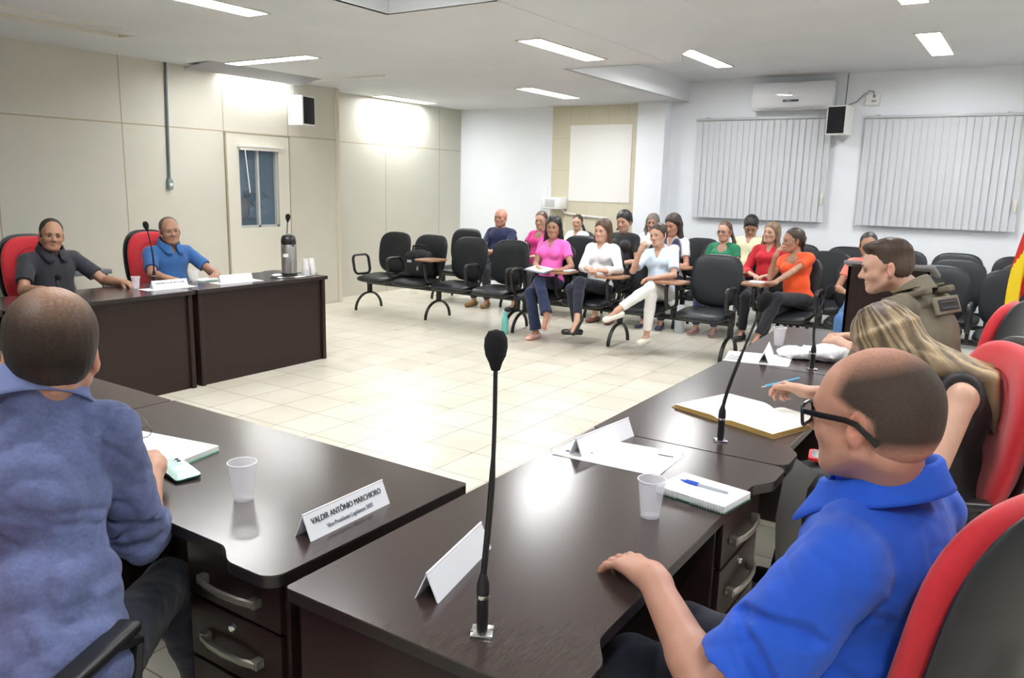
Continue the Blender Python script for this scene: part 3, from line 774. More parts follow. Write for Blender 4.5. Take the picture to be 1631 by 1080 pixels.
        for a in C8:
            for j in range(3):
                if a[j] == 0:
                    b = tuple(a[i]+(i == j) for i in range(3)); fa, fb = C8[a], C8[b]; m = (fa < 0) != (fb < 0)
                    t = np.where(m, fa/(fa-fb+1e-20*(~m)+(~m)), 0)
                    pt = np.array(a, float)[None, :].repeat(len(cell), 0); pt[:, j] += t
                    acc += pt*m[:, None]; w += m
        V = lo+(cell+acc/w[:, None])*vx
        faces = []
        for j in range(3):
            u, v = [(1, 2), (2, 0), (0, 1)][j]
            sl0 = [slice(1, n[i]-1) for i in range(3)]; sl0[j] = slice(0, n[j]-1); sl1 = list(sl0); sl1[j] = slice(1, n[j])
            A = S[tuple(sl0)]; B = S[tuple(sl1)]
            e = np.argwhere(A != B); off = np.array([0 if i == j else 1 for i in range(3)]); e2 = e+off
            sgn = A[tuple(e.T)]
            eu = np.zeros(3, int); eu[u] = 1; ev = np.zeros(3, int); ev[v] = 1
            def g(q): return vid[tuple(q.T)]
            q = np.stack([g(e2), g(e2-eu), g(e2-eu-ev), g(e2-ev)], 1)
            q[~sgn] = q[~sgn][:, ::-1]; faces.append(q)
        Fc = np.concatenate(faces); Fc = Fc[(Fc >= 0).all(1)]
        col = None
        cols = [p for p in s.P if p[6] is not None]
        if cols:
            acc = np.zeros((len(V), 3)); ws = np.full(len(V), 1e-12)
            for p in s.P:
                if p[9] == 's' and p[6] is None: continue
                if p[0] == 'p': continue
                d = s.dist(p, V); d = np.abs(d) if p[9] == 's' else d
                wt = np.exp(-np.clip(d-0, -.02, .2)/ctau*1.0); cc = V3(*(p[6] or defcol))
                acc += wt[:, None]*cc; ws += wt
            col = acc/ws[:, None]
        return V, Fc, col
def mesh_obj(name, VFC, m, parent, colfn=None, smooth_it=1):
    V, Fc, col = VFC
    for _ in range(smooth_it):
        # one light laplacian pass
        acc = np.zeros_like(V); w = np.zeros(len(V))
        for i in range(4):
            a, b = Fc[:, i], Fc[:, (i+1) % 4]
            for c_ in range(3): acc[:, c_] += np.bincount(a, V[b, c_], len(V))+np.bincount(b, V[a, c_], len(V))
            w += np.bincount(a, minlength=len(V))+np.bincount(b, minlength=len(V))
        V = V*.5+.5*acc/np.maximum(w, 1)[:, None]
    me = bpy.data.meshes.new(name)
    me.vertices.add(len(V)); me.vertices.foreach_set('co', V.astype(np.float32).ravel())
    me.loops.add(Fc.size); me.loops.foreach_set('vertex_index', Fc.astype(np.int32).ravel())
    me.polygons.add(len(Fc)); me.polygons.foreach_set('loop_start', np.arange(0, Fc.size, 4, dtype=np.int32))
    me.update(calc_edges=True)
    me.polygons.foreach_set('use_smooth', np.ones(len(Fc), bool))
    if colfn is not None: col = colfn(V, col)
    if col is not None:
        ca = me.color_attributes.new('Col', 'FLOAT_COLOR', 'POINT')
        buf = np.ones((len(V), 4), np.float32); buf[:, :3] = col; ca.data.foreach_set('color', buf.ravel())
    me.materials.append(m); me.validate()
    o = bpy.data.objects.new(name, me); COL.objects.link(o); o.parent = parent
    return o
def nz(X, f, seed=0):
    """cheap smooth pseudo-noise in [-1,1]"""
    r = np.random.RandomState(seed); out = 0
    for i in range(5):
        d = unit(r.randn(3))*f*(1+.45*i); out = out+np.sin(X @ d+r.rand()*7+1.3*np.sin(X @ (unit(r.randn(3))*f*.7)+r.rand()*6))/(1+.3*i)
    return out/3.2

# ------------------------------------------------------------------ people
def frame(fwd, up=(0, 0, 1)):
    """columns: right, forward, up"""
    f = unit(fwd); r = unit(np.cross(f, up)); u = np.cross(r, f); return np.stack([r, f, u], 1)
def headframe(yaw, pitch, roll=0):
    """yaw>0 turns to the person's left, pitch>0 looks down, roll>0 tilts to the right shoulder"""
    y, p, r = [math.radians(a) for a in (yaw, pitch, roll)]
    m = Euler((-p, 0, y), 'XYZ').to_matrix() @ Euler((0, r, 0)).to_matrix()
    return np.array(m)
def ik(a, b, l1, l2, hint):
    a, b = V3(*a), V3(*b); d = b-a; L = np.linalg.norm(d); L2 = min(L, (l1+l2)*.999); u = unit(d); b = a+u*L2
    x = (l1*l1-l2*l2+L2*L2)/(2*L2); h = math.sqrt(max(0, l1*l1-x*x)); hv = V3(*hint); hv = unit(hv-u*(hv @ u))
    return a+u*x+hv*h, b
SK = {'light': (.56, .32, .23), 'fair': (.56, .33, .24), 'tan': (.40, .215, .14), 'ruddy': (.52, .265, .19)}
SKINM = mat('skin', (1, 1, 1, 1), .48, vcol=True, sss=.12, noise=.05, nscale=30, bump=.10, bscale=240, spec=.4)
HAIRM = mat('hair', (1, 1, 1, 1), .42, vcol=True, noise=.35, nscale=70, stretch=(1, 1, .12), bump=.5, bscale=150, spec=.5)
EYEW = mat('eye_white', srgb(178, 164, 154), .3); LASH = mat('lash_shade_dark', srgb(30, 20, 18), .7); IRIS = mat('eye_iris', srgb(46, 30, 22), .15)

def head_sdf(s, H, R, sk, sc=1.0, male=True, detail=True, ears=True, jaw=1.0):
    """head centred at H (between the ears at eye level), R columns right/forward/up"""
    def P(x, y, z): return H+R @ (V3(x, y, z)*sc)
    def e(c, r, k=.02, col=None, op='u', Q=None): s.ell(P(*c), V3(*r)*sc, R if Q is None else R @ Q, k*sc, col, op)
    def c(a, b, ra, rb=None, k=.02, col=None, op='u', **kw): s.cap(P(*a), P(*b), ra*sc, None if rb is None else rb*sc, k*sc, col, op=op, **kw)
    lip = (sk[0]*.78, sk[1]*.36, sk[2]*.42) if not male else (sk[0]*.74, sk[1]*.52, sk[2]*.54)
    e((0, -.018, .040), (.076, .098, .083), .03, sk)
    e((0, .030, .012), (.066, .068, .085), .03, sk)
    e((0, .037, -.053), (.052*jaw, .059, .064), .03, sk)
    for x in (-1, 1):
        c((x*.056*jaw, .000, -.052), (x*.026*jaw, .066, -.094), .020, .018, .03, sk)
        e((x*.040, .060, -.026), (.024, .022, .022), .03, sk)
    e((0, .080, -.096), (.021, .018, .017), .022, sk)
    c((-.036, .080, .022), (.036, .080, .022), .0125, None, .022, sk)
    c((0, .090, .008), (0, .113, -.028), .0085, .0130, .012, sk)
    for x in (-1, 1): e((x*.0125, .098, -.034), (.009, .011, .008), .009, sk)
    if detail:
        for x in (-1, 1): e((x*.031, .099, .000), (.0165, .014, .0115), .014, None, 's')
        for x in (-1, 1):   # lids
            e((x*.031, .0785, .001), (.0165, .0135, .0135), .004, sk)
        e((0, .0885, -.0625), (.024, .012, .0065), .006, sk)
        e((0, .0880, -.0735), (.020, .012, .0070), .006, sk)
        c((-.022, .0995, -.0675), (.022, .0995, -.0675), .0022, None, .004, None, op='s')
        for x in (-1, 1): e((x*.0068, .104, -.0435), (.0032, .006, .003), .003, None, 's')
    if ears:
        ec = tuple(v*f for v, f in zip(sk, (1.02, .86, .84)))
        for x in (-1, 1):
            Q = np.array(Euler((math.radians(12), 0, math.radians(-x*22))).to_matrix())
            e((x*.082, -.010, -.008), (.0075, .019, .034), .007, ec, Q=Q)
            e((x*.0895, -.005, -.002), (.0055, .010, .019), .004, None, 's', Q=Q)
            e((x*.077, -.002, -.036), (.006, .009, .010), .008, ec)
    return P
def eyes(root, P, R, sc, gaze=0, open_=1.0, iris=IRIS):
    for x in (-1, 1):
        bm = NB(); M4 = Matrix([list(R[i])+[0] for i in range(3)]+[[0, 0, 0, 1]])
        c = P(x*.031, .0818, .000)
        bmesh.ops.create_uvsphere(bm, u_segments=14, v_segments=10, radius=1, matrix=T(*c) @ M4 @ Matrix.Diagonal((.0138*sc, .0140*sc, .0056*sc*open_, 1)))
        o = obj('eye', bm, EYEW, root, fix=False)
        bm = NB(); c2 = P(x*.031+gaze, .0912, -.0005)
        bmesh.ops.create_uvsphere(bm, u_segments=12, v_segments=8, radius=1, matrix=T(*c2) @ M4 @ Matrix.Diagonal((.0062*sc, .0060*sc, .0056*sc*open_, 1)))
        obj('iris', bm, iris, o, fix=False)
        bm = NB(); tube(bm, [P(x*.031+.0135*math.cos(a)*1.08, .0905+.0035*math.sin(a)-.004*abs(math.cos(a))**3, .0006+.0064*math.sin(a)) for a in [PI*(.02+.96*k/8) for k in range(9)]], [.0008*sc]+[.0015*sc]*7+[.0008*sc], 5); obj('eyelashes_lid_shade', bm, LASH, root, fix=False)  # dark lash line, doubling as the shadow of the upper lid
def lips(root, P, sk, sc, male):
    c = (sk[0]*.80, sk[1]*.42, sk[2]*.46) if not male else (sk[0]*.74, sk[1]*.56, sk[2]*.56)
    m = mat('lips_%d_%d_%d' % tuple(int(v*255) for v in c), (*c, 1), .4); bm = NB()
    for z, w_, r, dz in ((-.0632, .0225, .0036, .0012), (-.0722, .0185, .0042, -.0014)):
        tube(bm, [P(w_*t, .0985-.011*t*t, z+dz*(1-t*t)) for t in (-1, -.7, -.35, 0, .35, .7, 1)], [v*r*sc for v in (.25, .75, 1, .92, 1, .75, .25)], 8)
    obj('lips', bm, m, root, fix=False)
def brows(root, P, col, sc, th=.0032, male=True):
    m = mat('brow_%d_%d_%d' % tuple(int(c*255) for c in col), (*col, 1), .8)
    for x in (-1, 1):
        bm = NB(); tube(bm, [P(x*.013, .0985, .019), P(x*.025, .0975, .0240), P(x*.038, .0915, .0245), P(x*.049, .0815, .018)], [th*sc, th*1.15*sc, th*sc, th*.4*sc], 6)
        obj('eyebrow', bm, m, root)
def hand_sdf(s, W, d, n, th, sk, sc=1.0, curl=(25, 30, 35, 40), spread=5, thumb=35, seg=(25, 20), side=1, point=None, tcurl=20):
    """W wrist, d finger direction, n palm normal (out of the palm), side=+1 when the thumb is on +cross(d,n)."""
    d = unit(d); n = unit(V3(*n)-d*(V3(*n) @ d)); u = np.cross(d, n)*side   # u points to the thumb side
    def Q(a, b, c): return V3(*W)+(d*a+u*b+n*c)*sc
    s.cap(Q(-.02, 0, 0), Q(.018, 0, 0), .026*sc, .030*sc, .02, sk, flat=n, fs=.72)
    for k, b in enumerate((.026, .009, -.009, -.025)):
        s.cap(Q(.012, b*.7, 0), Q(.082-.004*abs(k-1), b, -.002), .016*sc, .0125*sc, .016*sc, sk, flat=n, fs=.9)
    L = ((.042, .026, .020), (.046, .029, .021), (.042, .027, .020), (.033, .021, .018))
    for k, b in enumerate((.027, .009, -.009, -.026)):
        a0 = math.radians(spread*(1.4-k)); p = Q(.084-.004*abs(k-1.2), b, -.002); dd = d*math.cos(a0)+u*math.sin(a0); ang = 0
        r = .0098*sc*(1 if k < 3 else .88)
        for j in range(3):
            ang += math.radians(curl[k]*(1, 1.1, .7)[j]); v = dd*math.cos(ang)+n*math.sin(ang); q = p+v*L[k][j]*sc
            s.cap(p, q, r, r*.9, .006*sc, sk if j < 2 else (sk[0]*1.03, sk[1]*.94, sk[2]*.94)); p = q; r *= .9
    a0 = math.radians(thumb); t0 = Q(.010, .018, .004); v = d*math.cos(a0)+u*math.sin(a0)*.95+n*.28; v = unit(v)
    t1 = t0+v*.042*sc; a1 = math.radians(max(0, thumb-tcurl)); v2 = unit(d*math.cos(a1)+u*math.sin(a1)+n*.35); t2 = t1+v2*.032*sc; t3 = t2+unit(v2+d*.25+n*.1)*.024*sc
    s.cap(t0, t1, .016*sc, .0125*sc, .012*sc, sk); s.cap(t1, t2, .0120*sc, .0108*sc, .006*sc, sk); s.cap(t2, t3, .0108*sc, .0088*sc, .006*sc, sk)
def hair_shell(s, P, R, sc, off, col, kind='cap', front=.06, k=.012):
    """basic skull-hugging hair volume, cut clear of the face"""
    s.ell(P(0, -.020, .043), V3(.079+off, .099+off, .086+off)*sc, R, k*sc, col)
    s.ell(P(0, -.045, -.01), V3(.070+off, .068+off, .080+off)*sc, R, k*sc, col)
# ================================================================== things on the desks
GOOSE = mat('mic_black', srgb(16, 16, 18), .45)
FOAM = mat('mic_foam', srgb(14, 14, 16), .95, bump=.8, bscale=900)
def mic(base, head, label, bow=0.02):
    t = thing('gooseneck_microphone', label, 'microphone', tuple(base), 0, 'gooseneck desk microphones')
    d = Vector(head)-Vector(base); H = d.z
    bm = NB(); box(bm, (0, 0, .003), (.042, .042, .006), rotm(0, 0, .5), bev=.0015)
    for sx in (-1, 1): cyl(bm, (sx*.014, sx*.014, .006), (sx*.014, sx*.014, .008), .003, seg=8)
    obj('mount_plate', bm, CHROME, t)
    bm = NB(); lathe(bm, ((0, .006), (.0105, .006), (.0115, .03), (.0115, .075), (.013, .085), (.012, .105), (.006, .125), (0, .125)), 18); st = obj('base_sleeve', bm, BLACKP, t)
    bm = NB(); lathe(bm, ((.0125, .074), (.0128, .078), (.0125, .082)), 18); obj('ring', bm, CHROME, st)
    P = []
    for i in range(13):
        f = i/12; P.append((d.x*f**1.6+bow*math.sin(f*PI)*.5, d.y*f**1.6, .115+(H-.16)*f))
    bm = NB(); tube(bm, P, [.0062]*6+[.0058]+[.0042]*6, 10); obj('gooseneck', bm, GOOSE, t)
    a = Vector(P[-1]); u = (a-Vector(P[-2])).normalized(); q = u.to_track_quat('Z', 'Y').to_matrix().to_4x4()
    bm = NB(); lathe(bm, ((0, -.012), (.008, -.010), (.0125, .004), (.0185, .016), (.0215, .032), (.0205, .048), (.014, .060), (0, .064)), 20, tuple(a), q); obj('foam_head', bm, FOAM, t, ang=3)
    return t
mic((-.79, 1.135, D), (-.782, 1.15, 1.325), 'tall gooseneck microphone in the foreground, standing against the pale floor')
mic((-.814, 2.57, D), (-.735, 2.65, 1.255), 'gooseneck microphone before the big open ledger')
mic((-.825, 3.929, D), (-.80, 3.97, 1.15), 'gooseneck microphone beside the crumpled white cloth', bow=-.03)
mic((-5.66, 3.604, D), (-5.60, 3.53, 1.24), 'gooseneck microphone in front of the mid-blue polo man')
mic((-5.44, 2.76, D), (-5.40, 2.74, .955), 'gooseneck microphone in front of the charcoal polo man', bow=-.04)
mic((-5.62, 4.86, D), (-5.58, 4.87, 1.27), 'gooseneck microphone standing behind the steel thermos')
mic((-2.94, 1.50, D), (-3.02, 1.56, .98), 'gooseneck microphone hidden behind the balding head at left')

CUPM = mat('frosted_cup', srgb(250, 250, 255), .3, alpha=.25, spec=.6)
def cup(loc, label, s=1.0, rx=0, stack=0):
    t = thing('plastic_cup', label, 'cup', loc, 0, 'white plastic cups')
    bm = NB(); P = [(0, .002), (.021, .002), (.0225, .0), (.0235, .003), (.0260, .030), (.0265, .034), (.0300, .068), (.0305, .070), (.0335, .0925), (.0352, .0945), (.0350, .0965), (.0332, .0955), (.0298, .070), (.0255, .032), (.0218, .006), (0, .005)]
    lathe(bm, [(r*s, z*s) for r, z in P], 36); obj('cup_wall', bm, CUPM if not stack else WHITE, t)
    bm = NB(); tube(bm, [(.0342*s*math.cos(a), .0342*s*math.sin(a), .0955*s) for a in [2*PI*i/36 for i in range(36)]], .0013*s, 6, closed=True); obj('cup_rim', bm, WHITE if stack else mat('cup_rim_m', srgb(236, 236, 242), .3), t)
    return t
cup((-1.681, 1.288, D), 'frosted plastic cup on the head desk behind the name plate', 1.09)
cup((-.752, 1.838, D), 'frosted plastic cup beside the spiral notebook', 1.07)
cup((-1.118, 4.43, D), 'frosted plastic cup on the far end of the right wing', 1.05)
cup((-5.604, 3.415, D), 'frosted plastic cup at the elbow of the mid-blue polo man', .95)
cup((-5.655, 3.952, D), 'frosted plastic cup beside the white papers and green notebook', .95)

TENT = mat('tent_white', srgb(238, 240, 244), .5)
def tent(a, b, label, text=None, h=.062, wd=.055, side=1):
    a, b = Vector((*a, D)), Vector((*b, D)); L = (b-a).length; ang = math.atan2((b-a).y, (b-a).x)
    t = thing('name_plate', label, 'name plate', tuple((a+b)/2), ang, 'white tented name plates')
    bm = NB(); th = .0028
    for s in (1, -1):
        v = [Vector((-L/2, s*wd/2, 0)), Vector((L/2, s*wd/2, 0)), Vector((L/2, 0, h)), Vector((-L/2, 0, h))]
        n = Vector((0, s*h, wd/2)).normalized()*th
        lo = [bm.verts.new(p) for p in v]; hi = [bm.verts.new(p-n) for p in v]
        bm.faces.new(lo); bm.faces.new(hi[::-1])
        for i in range(4): bm.faces.new((lo[i], lo[(i+1) % 4], hi[(i+1) % 4], hi[i]))
    obj('plate', bm, TENT, t, sm=False)
    if text == 'bars':   # lettering too small to read in the photo: broken grey strokes
        bm = NB(); x = -L*.40; rr = random.Random(9); sl = math.atan2(h, wd/2)
        while x < L*.40:
            w_ = rr.uniform(.006, .014); c = Vector((x+w_/2, -(wd/2)*.36, h*.64)); box(bm, c, (w_, .011, .0008), rotm(sl)); x += w_+rr.choice((.002, .002, .008))
        obj('small_lettering', bm, INK2, t, sm=False); text = None
    if text:
        sl = math.atan2(h, wd/2); hy = math.hypot(h, wd/2)
        for s, size, f, nm, m in text:
            base = Vector((0, -side*(wd/2)*(1-f), h*f+.0)); 
            mt = T(base.x, base.y, base.z) @ rotm(0, 0, 0 if side > 0 else PI) @ rotm(sl) @ T(0, 0, .0012) @ Matrix.Diagonal((.82, 1, 1, 1))
            text_mesh(nm, s, size, m, t, mt)
    return t
INK = mat('ink_dark', srgb(40, 40, 60), .6); INK2 = mat('ink_grey', srgb(110, 112, 130), .6)
tent((-1.372, 1.215), (-1.378, 1.498), 'white tented name plate printed with a vice-president\'s name on the head desk', [('VALDIR ANTÔNIO MARCHIORO', .0205, .62, 'name_text', INK), ('Vice-Presidente Legislatura 2023', .0150, .26, 'title_text', INK2)])
tent((-.952, 1.165), (-1.008, 1.435), 'blank white tented name plate beside the foreground microphone')
tent((-1.135, 2.13), (-1.10, 2.44), 'blank white tented name plate lying across the printed sheet')
tent((-1.045, 3.885), (-1.10, 4.17), 'white tented name plate seen end-on, far end of the right wing')
tent((-5.50, 3.475), (-5.475, 3.755), 'white tented name plate with small lettering before the mid-blue polo man', 'bars')
tent((-5.46, 4.04), (-5.425, 4.33), 'white tented name plate between the papers and the thermos tray')

def sheet(pts, z, label, name='paper_sheet', marks=(), grp='loose paper sheets', th=.0012, n=1):
    cx = sum(p[0] for p in pts)/len(pts); cy = sum(p[1] for p in pts)/len(pts)
    t = thing(name, label, 'paper', (cx, cy, z), 0, grp)
    for i in range(n):
        o = i*.0016; r_ = Matrix.Rotation(i*.05, 4, 'Z')
        bm = NB(); prism(bm, [tuple((r_ @ Vector((x-cx-o*2, y-cy+o*6, 0)))[:2]) for x, y in pts], o, o+th); obj('sheet', bm, PAPER, t, sm=False)
    for (x, y, w_, h_, a, m) in marks:
        bm = NB(); box(bm, (x-cx, y-cy, n*.0016+th), (w_, h_, .0006), rotm(0, 0, a)); obj('printed_mark', bm, m, t, sm=False)
    return t
MB_ = mat('print_black', srgb(50, 50, 60), .6); MBL = mat('print_blue', srgb(40, 66, 110), .6); MG = mat('print_grey', srgb(196, 198, 204), .7)
sheet([(-1.205, 2.10), (-.85, 2.12), (-.855, 2.345), (-1.21, 2.325)], D, 'printed white sheets under the blank name plate', marks=[(-1.17, 2.15, .02, .012, .3, MBL), (-1.12, 2.18, .035, .03, .6, MBL), (-1.11, 2.22, .02, .02, .2, MB_), (-.90, 2.30, .05, .006, .1, MB_), (-.98, 2.20, .10, .002, 0, MG), (-.98, 2.23, .10, .002, 0, MG), (-.98, 2.26, .08, .002, 0, MG)], n=2)
sheet([(-1.235, 3.84), (-.93, 3.90), (-.965, 4.12), (-1.265, 4.08)], D, 'white sheets with dark bars under the end-on name plate', marks=[(-1.20, 3.88, .055, .010, .15, MB_), (-1.205, 3.92, .055, .010, .15, MB_), (-1.21, 3.96, .05, .010, .15, MB_)], n=3)
sheet([(-5.43, 3.40), (-5.40, 3.80), (-5.53, 3.80), (-5.56, 3.40)], D, 'white sheet under the lettered name plate at far left')
sheet([(-5.38, 3.98), (-5.33, 4.38), (-5.49, 4.40), (-5.53, 3.99)], D, 'white sheet under the name plate near the thermos')
# spiral notebook with a pen
def notebook(c, ang, w_, d_, label, th=.018, cover=srgb(18, 92, 66), spiral=True, z=D):
    t = thing('spiral_notebook', label, 'notebook', (*c, z), ang, 'spiral notebooks')
    cm = mat('cover_%d' % int(cover[1]*999), cover, .35)
    bm = NB(); prism(bm, rrect(w_, d_, .006, 3), 0, .0025); obj('back_cover', bm, cm, t, sm=False)
    bm = NB(); box(bm, (0, .002, .0025+th/2), (w_-.006, d_-.008, th), bev=.0008); obj('page_block', bm, mat('pages', srgb(232, 238, 234), .6), t)
    bm = NB(); prism(bm, rrect(w_-.004, d_-.004, .005, 3), .0027+th, .0034+th); obj('top_page', bm, PAPER, t, sm=False)
    if spiral:
        bm = NB(); n = int(w_/.0085)
        for i in range(n):
            if n*.30 < i < n*.52: continue
            x = -w_/2+.008+i*(w_-.016)/(n-1)
            if i == int(n*.52)+1: obj('spiral_binding', bm, WHITE, t); bm = NB()
            for dx in (-.0012, .0012): tube(bm, [(x+dx, -d_/2+.004+.009*math.cos(a), .0125+.012*math.sin(a)) for a in [PI*.45+k*PI*1.1/7 for k in range(8)]], .0008, 5)
        obj('spiral_binding', bm, WHITE, t)
    return t
notebook((-.688, 2.055), math.radians(-10), .215, .155, 'white spiral notebook with green back cover under the blue pen')
t = thing('ballpoint_pen', 'clear ballpoint pen with blue cap lying on the spiral notebook', 'pen', (-.69, 2.065, D+.0258), math.radians(-6))
bm = NB(); cyl(bm, (-.02, 0, 0), (.072, 0, 0), .0038, seg=8); obj('barrel', bm, mat('pen_clear', srgb(190, 198, 210), .2, alpha=.55), t)
bm = NB(); cyl(bm, (-.018, 0, 0), (.070, 0, 0), .0014, seg=6); obj('ink_tube', bm, mat('ink_tube', srgb(30, 34, 70), .3), t)
bm = NB(); cyl(bm, (-.045, 0, 0), (-.018, 0, 0), .0052, .0055, seg=12); cyl(bm, (-.072, 0, 0), (-.045, 0, 0), .0018, .0048, seg=12); box(bm, (-.035, .0, .0055), (.04, .003, .0015)); obj('cap', bm, mat('pen_blue', srgb(34, 84, 200), .3), t)
# big ledger, open
t = thing('open_ledger', 'large open ledger with cream pages and tan edges on the right wing', 'book', (-.83, 2.935, D), math.radians(-20.5))
tan = mat('ledger_edge', srgb(196, 164, 96), .6, noise=.25, nscale=8, stretch=(1, 1, 60)); pg = mat('ledger_page', srgb(244, 242, 234), .6)
for s, W_ in ((-1, .225), (1, .225)):
    bm = NB(); n = 14; top_ = []; bot = []
    for i in range(n+1):
        f = i/n; x = s*W_*f; z = .004+.016*(1-(1-min(1, f*4))**2)*(.9 if s < 0 else 1.0)-.004*f
        top_.append((x, z))
    V = [[bm.verts.new((x, y, z)) for x, z in top_] for y in (-.16, .16)]; Bv = [[bm.verts.new((x, y, .002)) for x, z in top_] for y in (-.16, .16)]
    for i in range(n):
        bm.faces.new((V[0][i], V[0][i+1], V[1][i+1], V[1][i])); 
        for q in ((Bv[0][i], Bv[0][i+1], V[0][i+1], V[0][i]), (Bv[1][i+1], Bv[1][i], V[1][i], V[1][i+1]), (Bv[0][i+1], Bv[0][i], Bv[1][i], Bv[1][i+1])):
            f_ = bm.faces.new(q); f_.material_index = 1
    f_ = bm.faces.new((Bv[0][n], Bv[1][n], V[1][n], V[0][n])); f_.material_index = 1
    obj('page_block', bm, [pg, tan], t, ang=.8)
bm = NB(); box(bm, (0, 0, .001), (.47, .335, .002)); obj('cover', bm, mat('ledger_cover', srgb(120, 96, 56), .6), t, sm=False)
bm = NB()
for i in range(16): box(bm, (.125, .11-i*.014, .0185), (.14, .0012, .0006), rotm(0, .02, 0))
obj('handwriting', bm, MG, t, sm=False)
# crumpled white cloth
q = Sdf(.004)
rs = np.random.RandomState(5)
q.ell((-.09, .0, .030), (.085, .07, .030), None, .02); q.ell((.06, -.03, .045), (.085, .075, .042), None, .03); q.ell((.12, .0, .035), (.075, .06, .033), None, .03); q.ell((0, .02, .02), (.12, .08, .02), None, .03)
for i in range(16):
    a = rs.rand(3); p = V3(-.14+.30*a[0], -.07+.13*a[1], .03+.03*a[2]); q.cap(p, p+V3(rs.randn()*.04, rs.randn()*.035, rs.randn()*.006), .007, .004, .02)
q.plane((0, 0, .001), (0, 0, -1), .003)
V, Fc, _ = q.mesh(disp=lambda X: .004*nz(X, 70, 3)+.002*nz(X, 140, 7))
t = mesh_obj('crumpled_cloth', (V, Fc, None), mat('white_cloth', srgb(236, 236, 240), .85), None); t.location = (-.88, 4.17, D); t.rotation_euler = (0, 0, .35); tag(t, 'crumpled white cloth in front of the uniformed man\'s hands', 'cloth')
# near left: notebook, glasses, phone
t = notebook((-2.20, 1.375), math.radians(10), .33, .185, 'open spiral notebook with pale green edges under the clenched hand', th=.014, cover=srgb(120, 190, 160), spiral=False)
t = thing('mobile_phone', 'pale mint phone leaning on the notebook at near left', 'phone', (-1.985, 1.300, D), math.radians(-12.6))
mt = rotm(math.radians(3), math.radians(3.5), 0) @ T(0, 0, .008)
bm = NB(); prism(bm, rrect(.160, .074, .010, 5), 0, .006, mt, bev=.001); obj('case', bm, mat('phone_dark_case', srgb(20, 60, 52), .3), t)
bm = NB(); prism(bm, rrect(.158, .072, .010, 5), .006, .0085, mt, bev=.001); obj('back_glass', bm, mat('phone_mint', srgb(206, 240, 232), .12, coat=.5), t)
bm = NB(); prism(bm, rrect(.045, .018, .008, 5, -.045, .020), .0085, .0102, mt); obj('camera_bump', bm, mat('phone_cam', srgb(170, 190, 196), .2), t)
bm = NB(); 
for k in (0, 1): cyl(bm, mt @ Vector((-.057+k*.015, .020, .0102)), mt @ Vector((-.057+k*.015, .020, .0108)), .0062, seg=12)
obj('camera_lens', bm, mat('lens_dark', srgb(20, 20, 30), .1), t)
t = thing('folded_glasses', 'black-rimmed reading glasses lying on the open spiral notebook', 'glasses', (-2.31, 1.36, D+.018), math.radians(70))
bm = NB()
for s in (-1, 1): tube(bm, [(s*.033+.024*(abs(math.cos(a))**.6)*math.copysign(1, math.cos(a)), 0, .020+.017*math.sin(a)) for a in [2*PI*k/20 for k in range(20)]], .0012, 6, closed=True)
tube(bm, [(-.010, 0, .024), (0, 0, .027), (.010, 0, .024)], .0015, 6); obj('rims', bm, BLACKM, t)
for s in (-1, 1):
    bm = NB(); tube(bm, [(s*.058, 0, .026), (s*.060, .06, .030), (s*.057, .12, .040)], .0014, 6); obj('temple', bm, BLACKM, t)
# thermos, tray, cup stacks
t = thing('thermos_flask', 'tall steel pump thermos with black lid on the far desk', 'thermos', (-5.435, 4.745, D+.006), math.radians(-20))
ST = mat('brushed_steel', srgb(190, 188, 184), .28, metal=1, noise=.1, nscale=30, stretch=(1, 1, .02))
bm = NB(); lathe(bm, ((0, .02), (.066, .02), (.066, .26), (.062, .275), (0, .275)), 32); bd = obj('flask_body', bm, ST, t)
bm = NB(); lathe(bm, ((0, 0), (.069, 0), (.069, .022), (.066, .026), (0, .026)), 32); obj('foot_ring', bm, BLACKP, t)
bm = NB(); lathe(bm, ((0, .272), (.064, .272), (.064, .305), (.058, .335), (.045, .350), (0, .352)), 32); tube(bm, [(-.03, 0, .325), (-.075, 0, .325), (-.092, 0, .300)], [.022, .018, .012], 10); tube(bm, [(.05, 0, .30), (.09, 0, .285), (.105, 0, .262)], [.010, .009, .008], 8); obj('pump_lid', bm, BLACKP, t)
bm = NB(); lathe(bm, ((0, .352), (.022, .352), (.024, .362), (0, .366)), 20); obj('pump_button', bm, mat('grey_knob', srgb(150, 150, 150), .4), t)
bm = NB()
lathe_pts = [(.0668*math.cos(a), .0668*math.sin(a)) for a in [math.radians(-48+d) for d in (-22, -11, 0, 11, 22)]]
lo = [bm.verts.new((x, y, .165)) for x, y in lathe_pts]; hi = [bm.verts.new((x, y, .195)) for x, y in lathe_pts]
for i in range(4): bm.faces.new((lo[i], lo[i+1], hi[i+1], hi[i]))
obj('paper_label', bm, PAPER, bd, fix=False)
t = thing('serving_tray', 'oval silver tray under the thermos and the cup stacks', 'tray', (-5.43, 4.80, D), 0)
bm = NB(); prism(bm, [(.135*math.cos(a), .24*math.sin(a)) for a in [2*PI*k/40 for k in range(40)]], 0, .004); 
tube(bm, [(.135*math.cos(a), .24*math.sin(a), .006) for a in [2*PI*k/40 for k in range(40)]], .005, 6, closed=True); obj('tray_plate', bm, mat('silver_tray', srgb(200, 200, 200), .2, metal=1), t)
t = tag(obj('small_lid', (lambda b: (lathe(b, ((0, 0), (.045, 0), (.05, .006), (.03, .016), (0, .018)), 24), b)[1])(NB()), WHITE, None), 'small white lid lying on the tray left of the thermos', 'lid'); t.location = (-5.49, 4.655, D+.005)
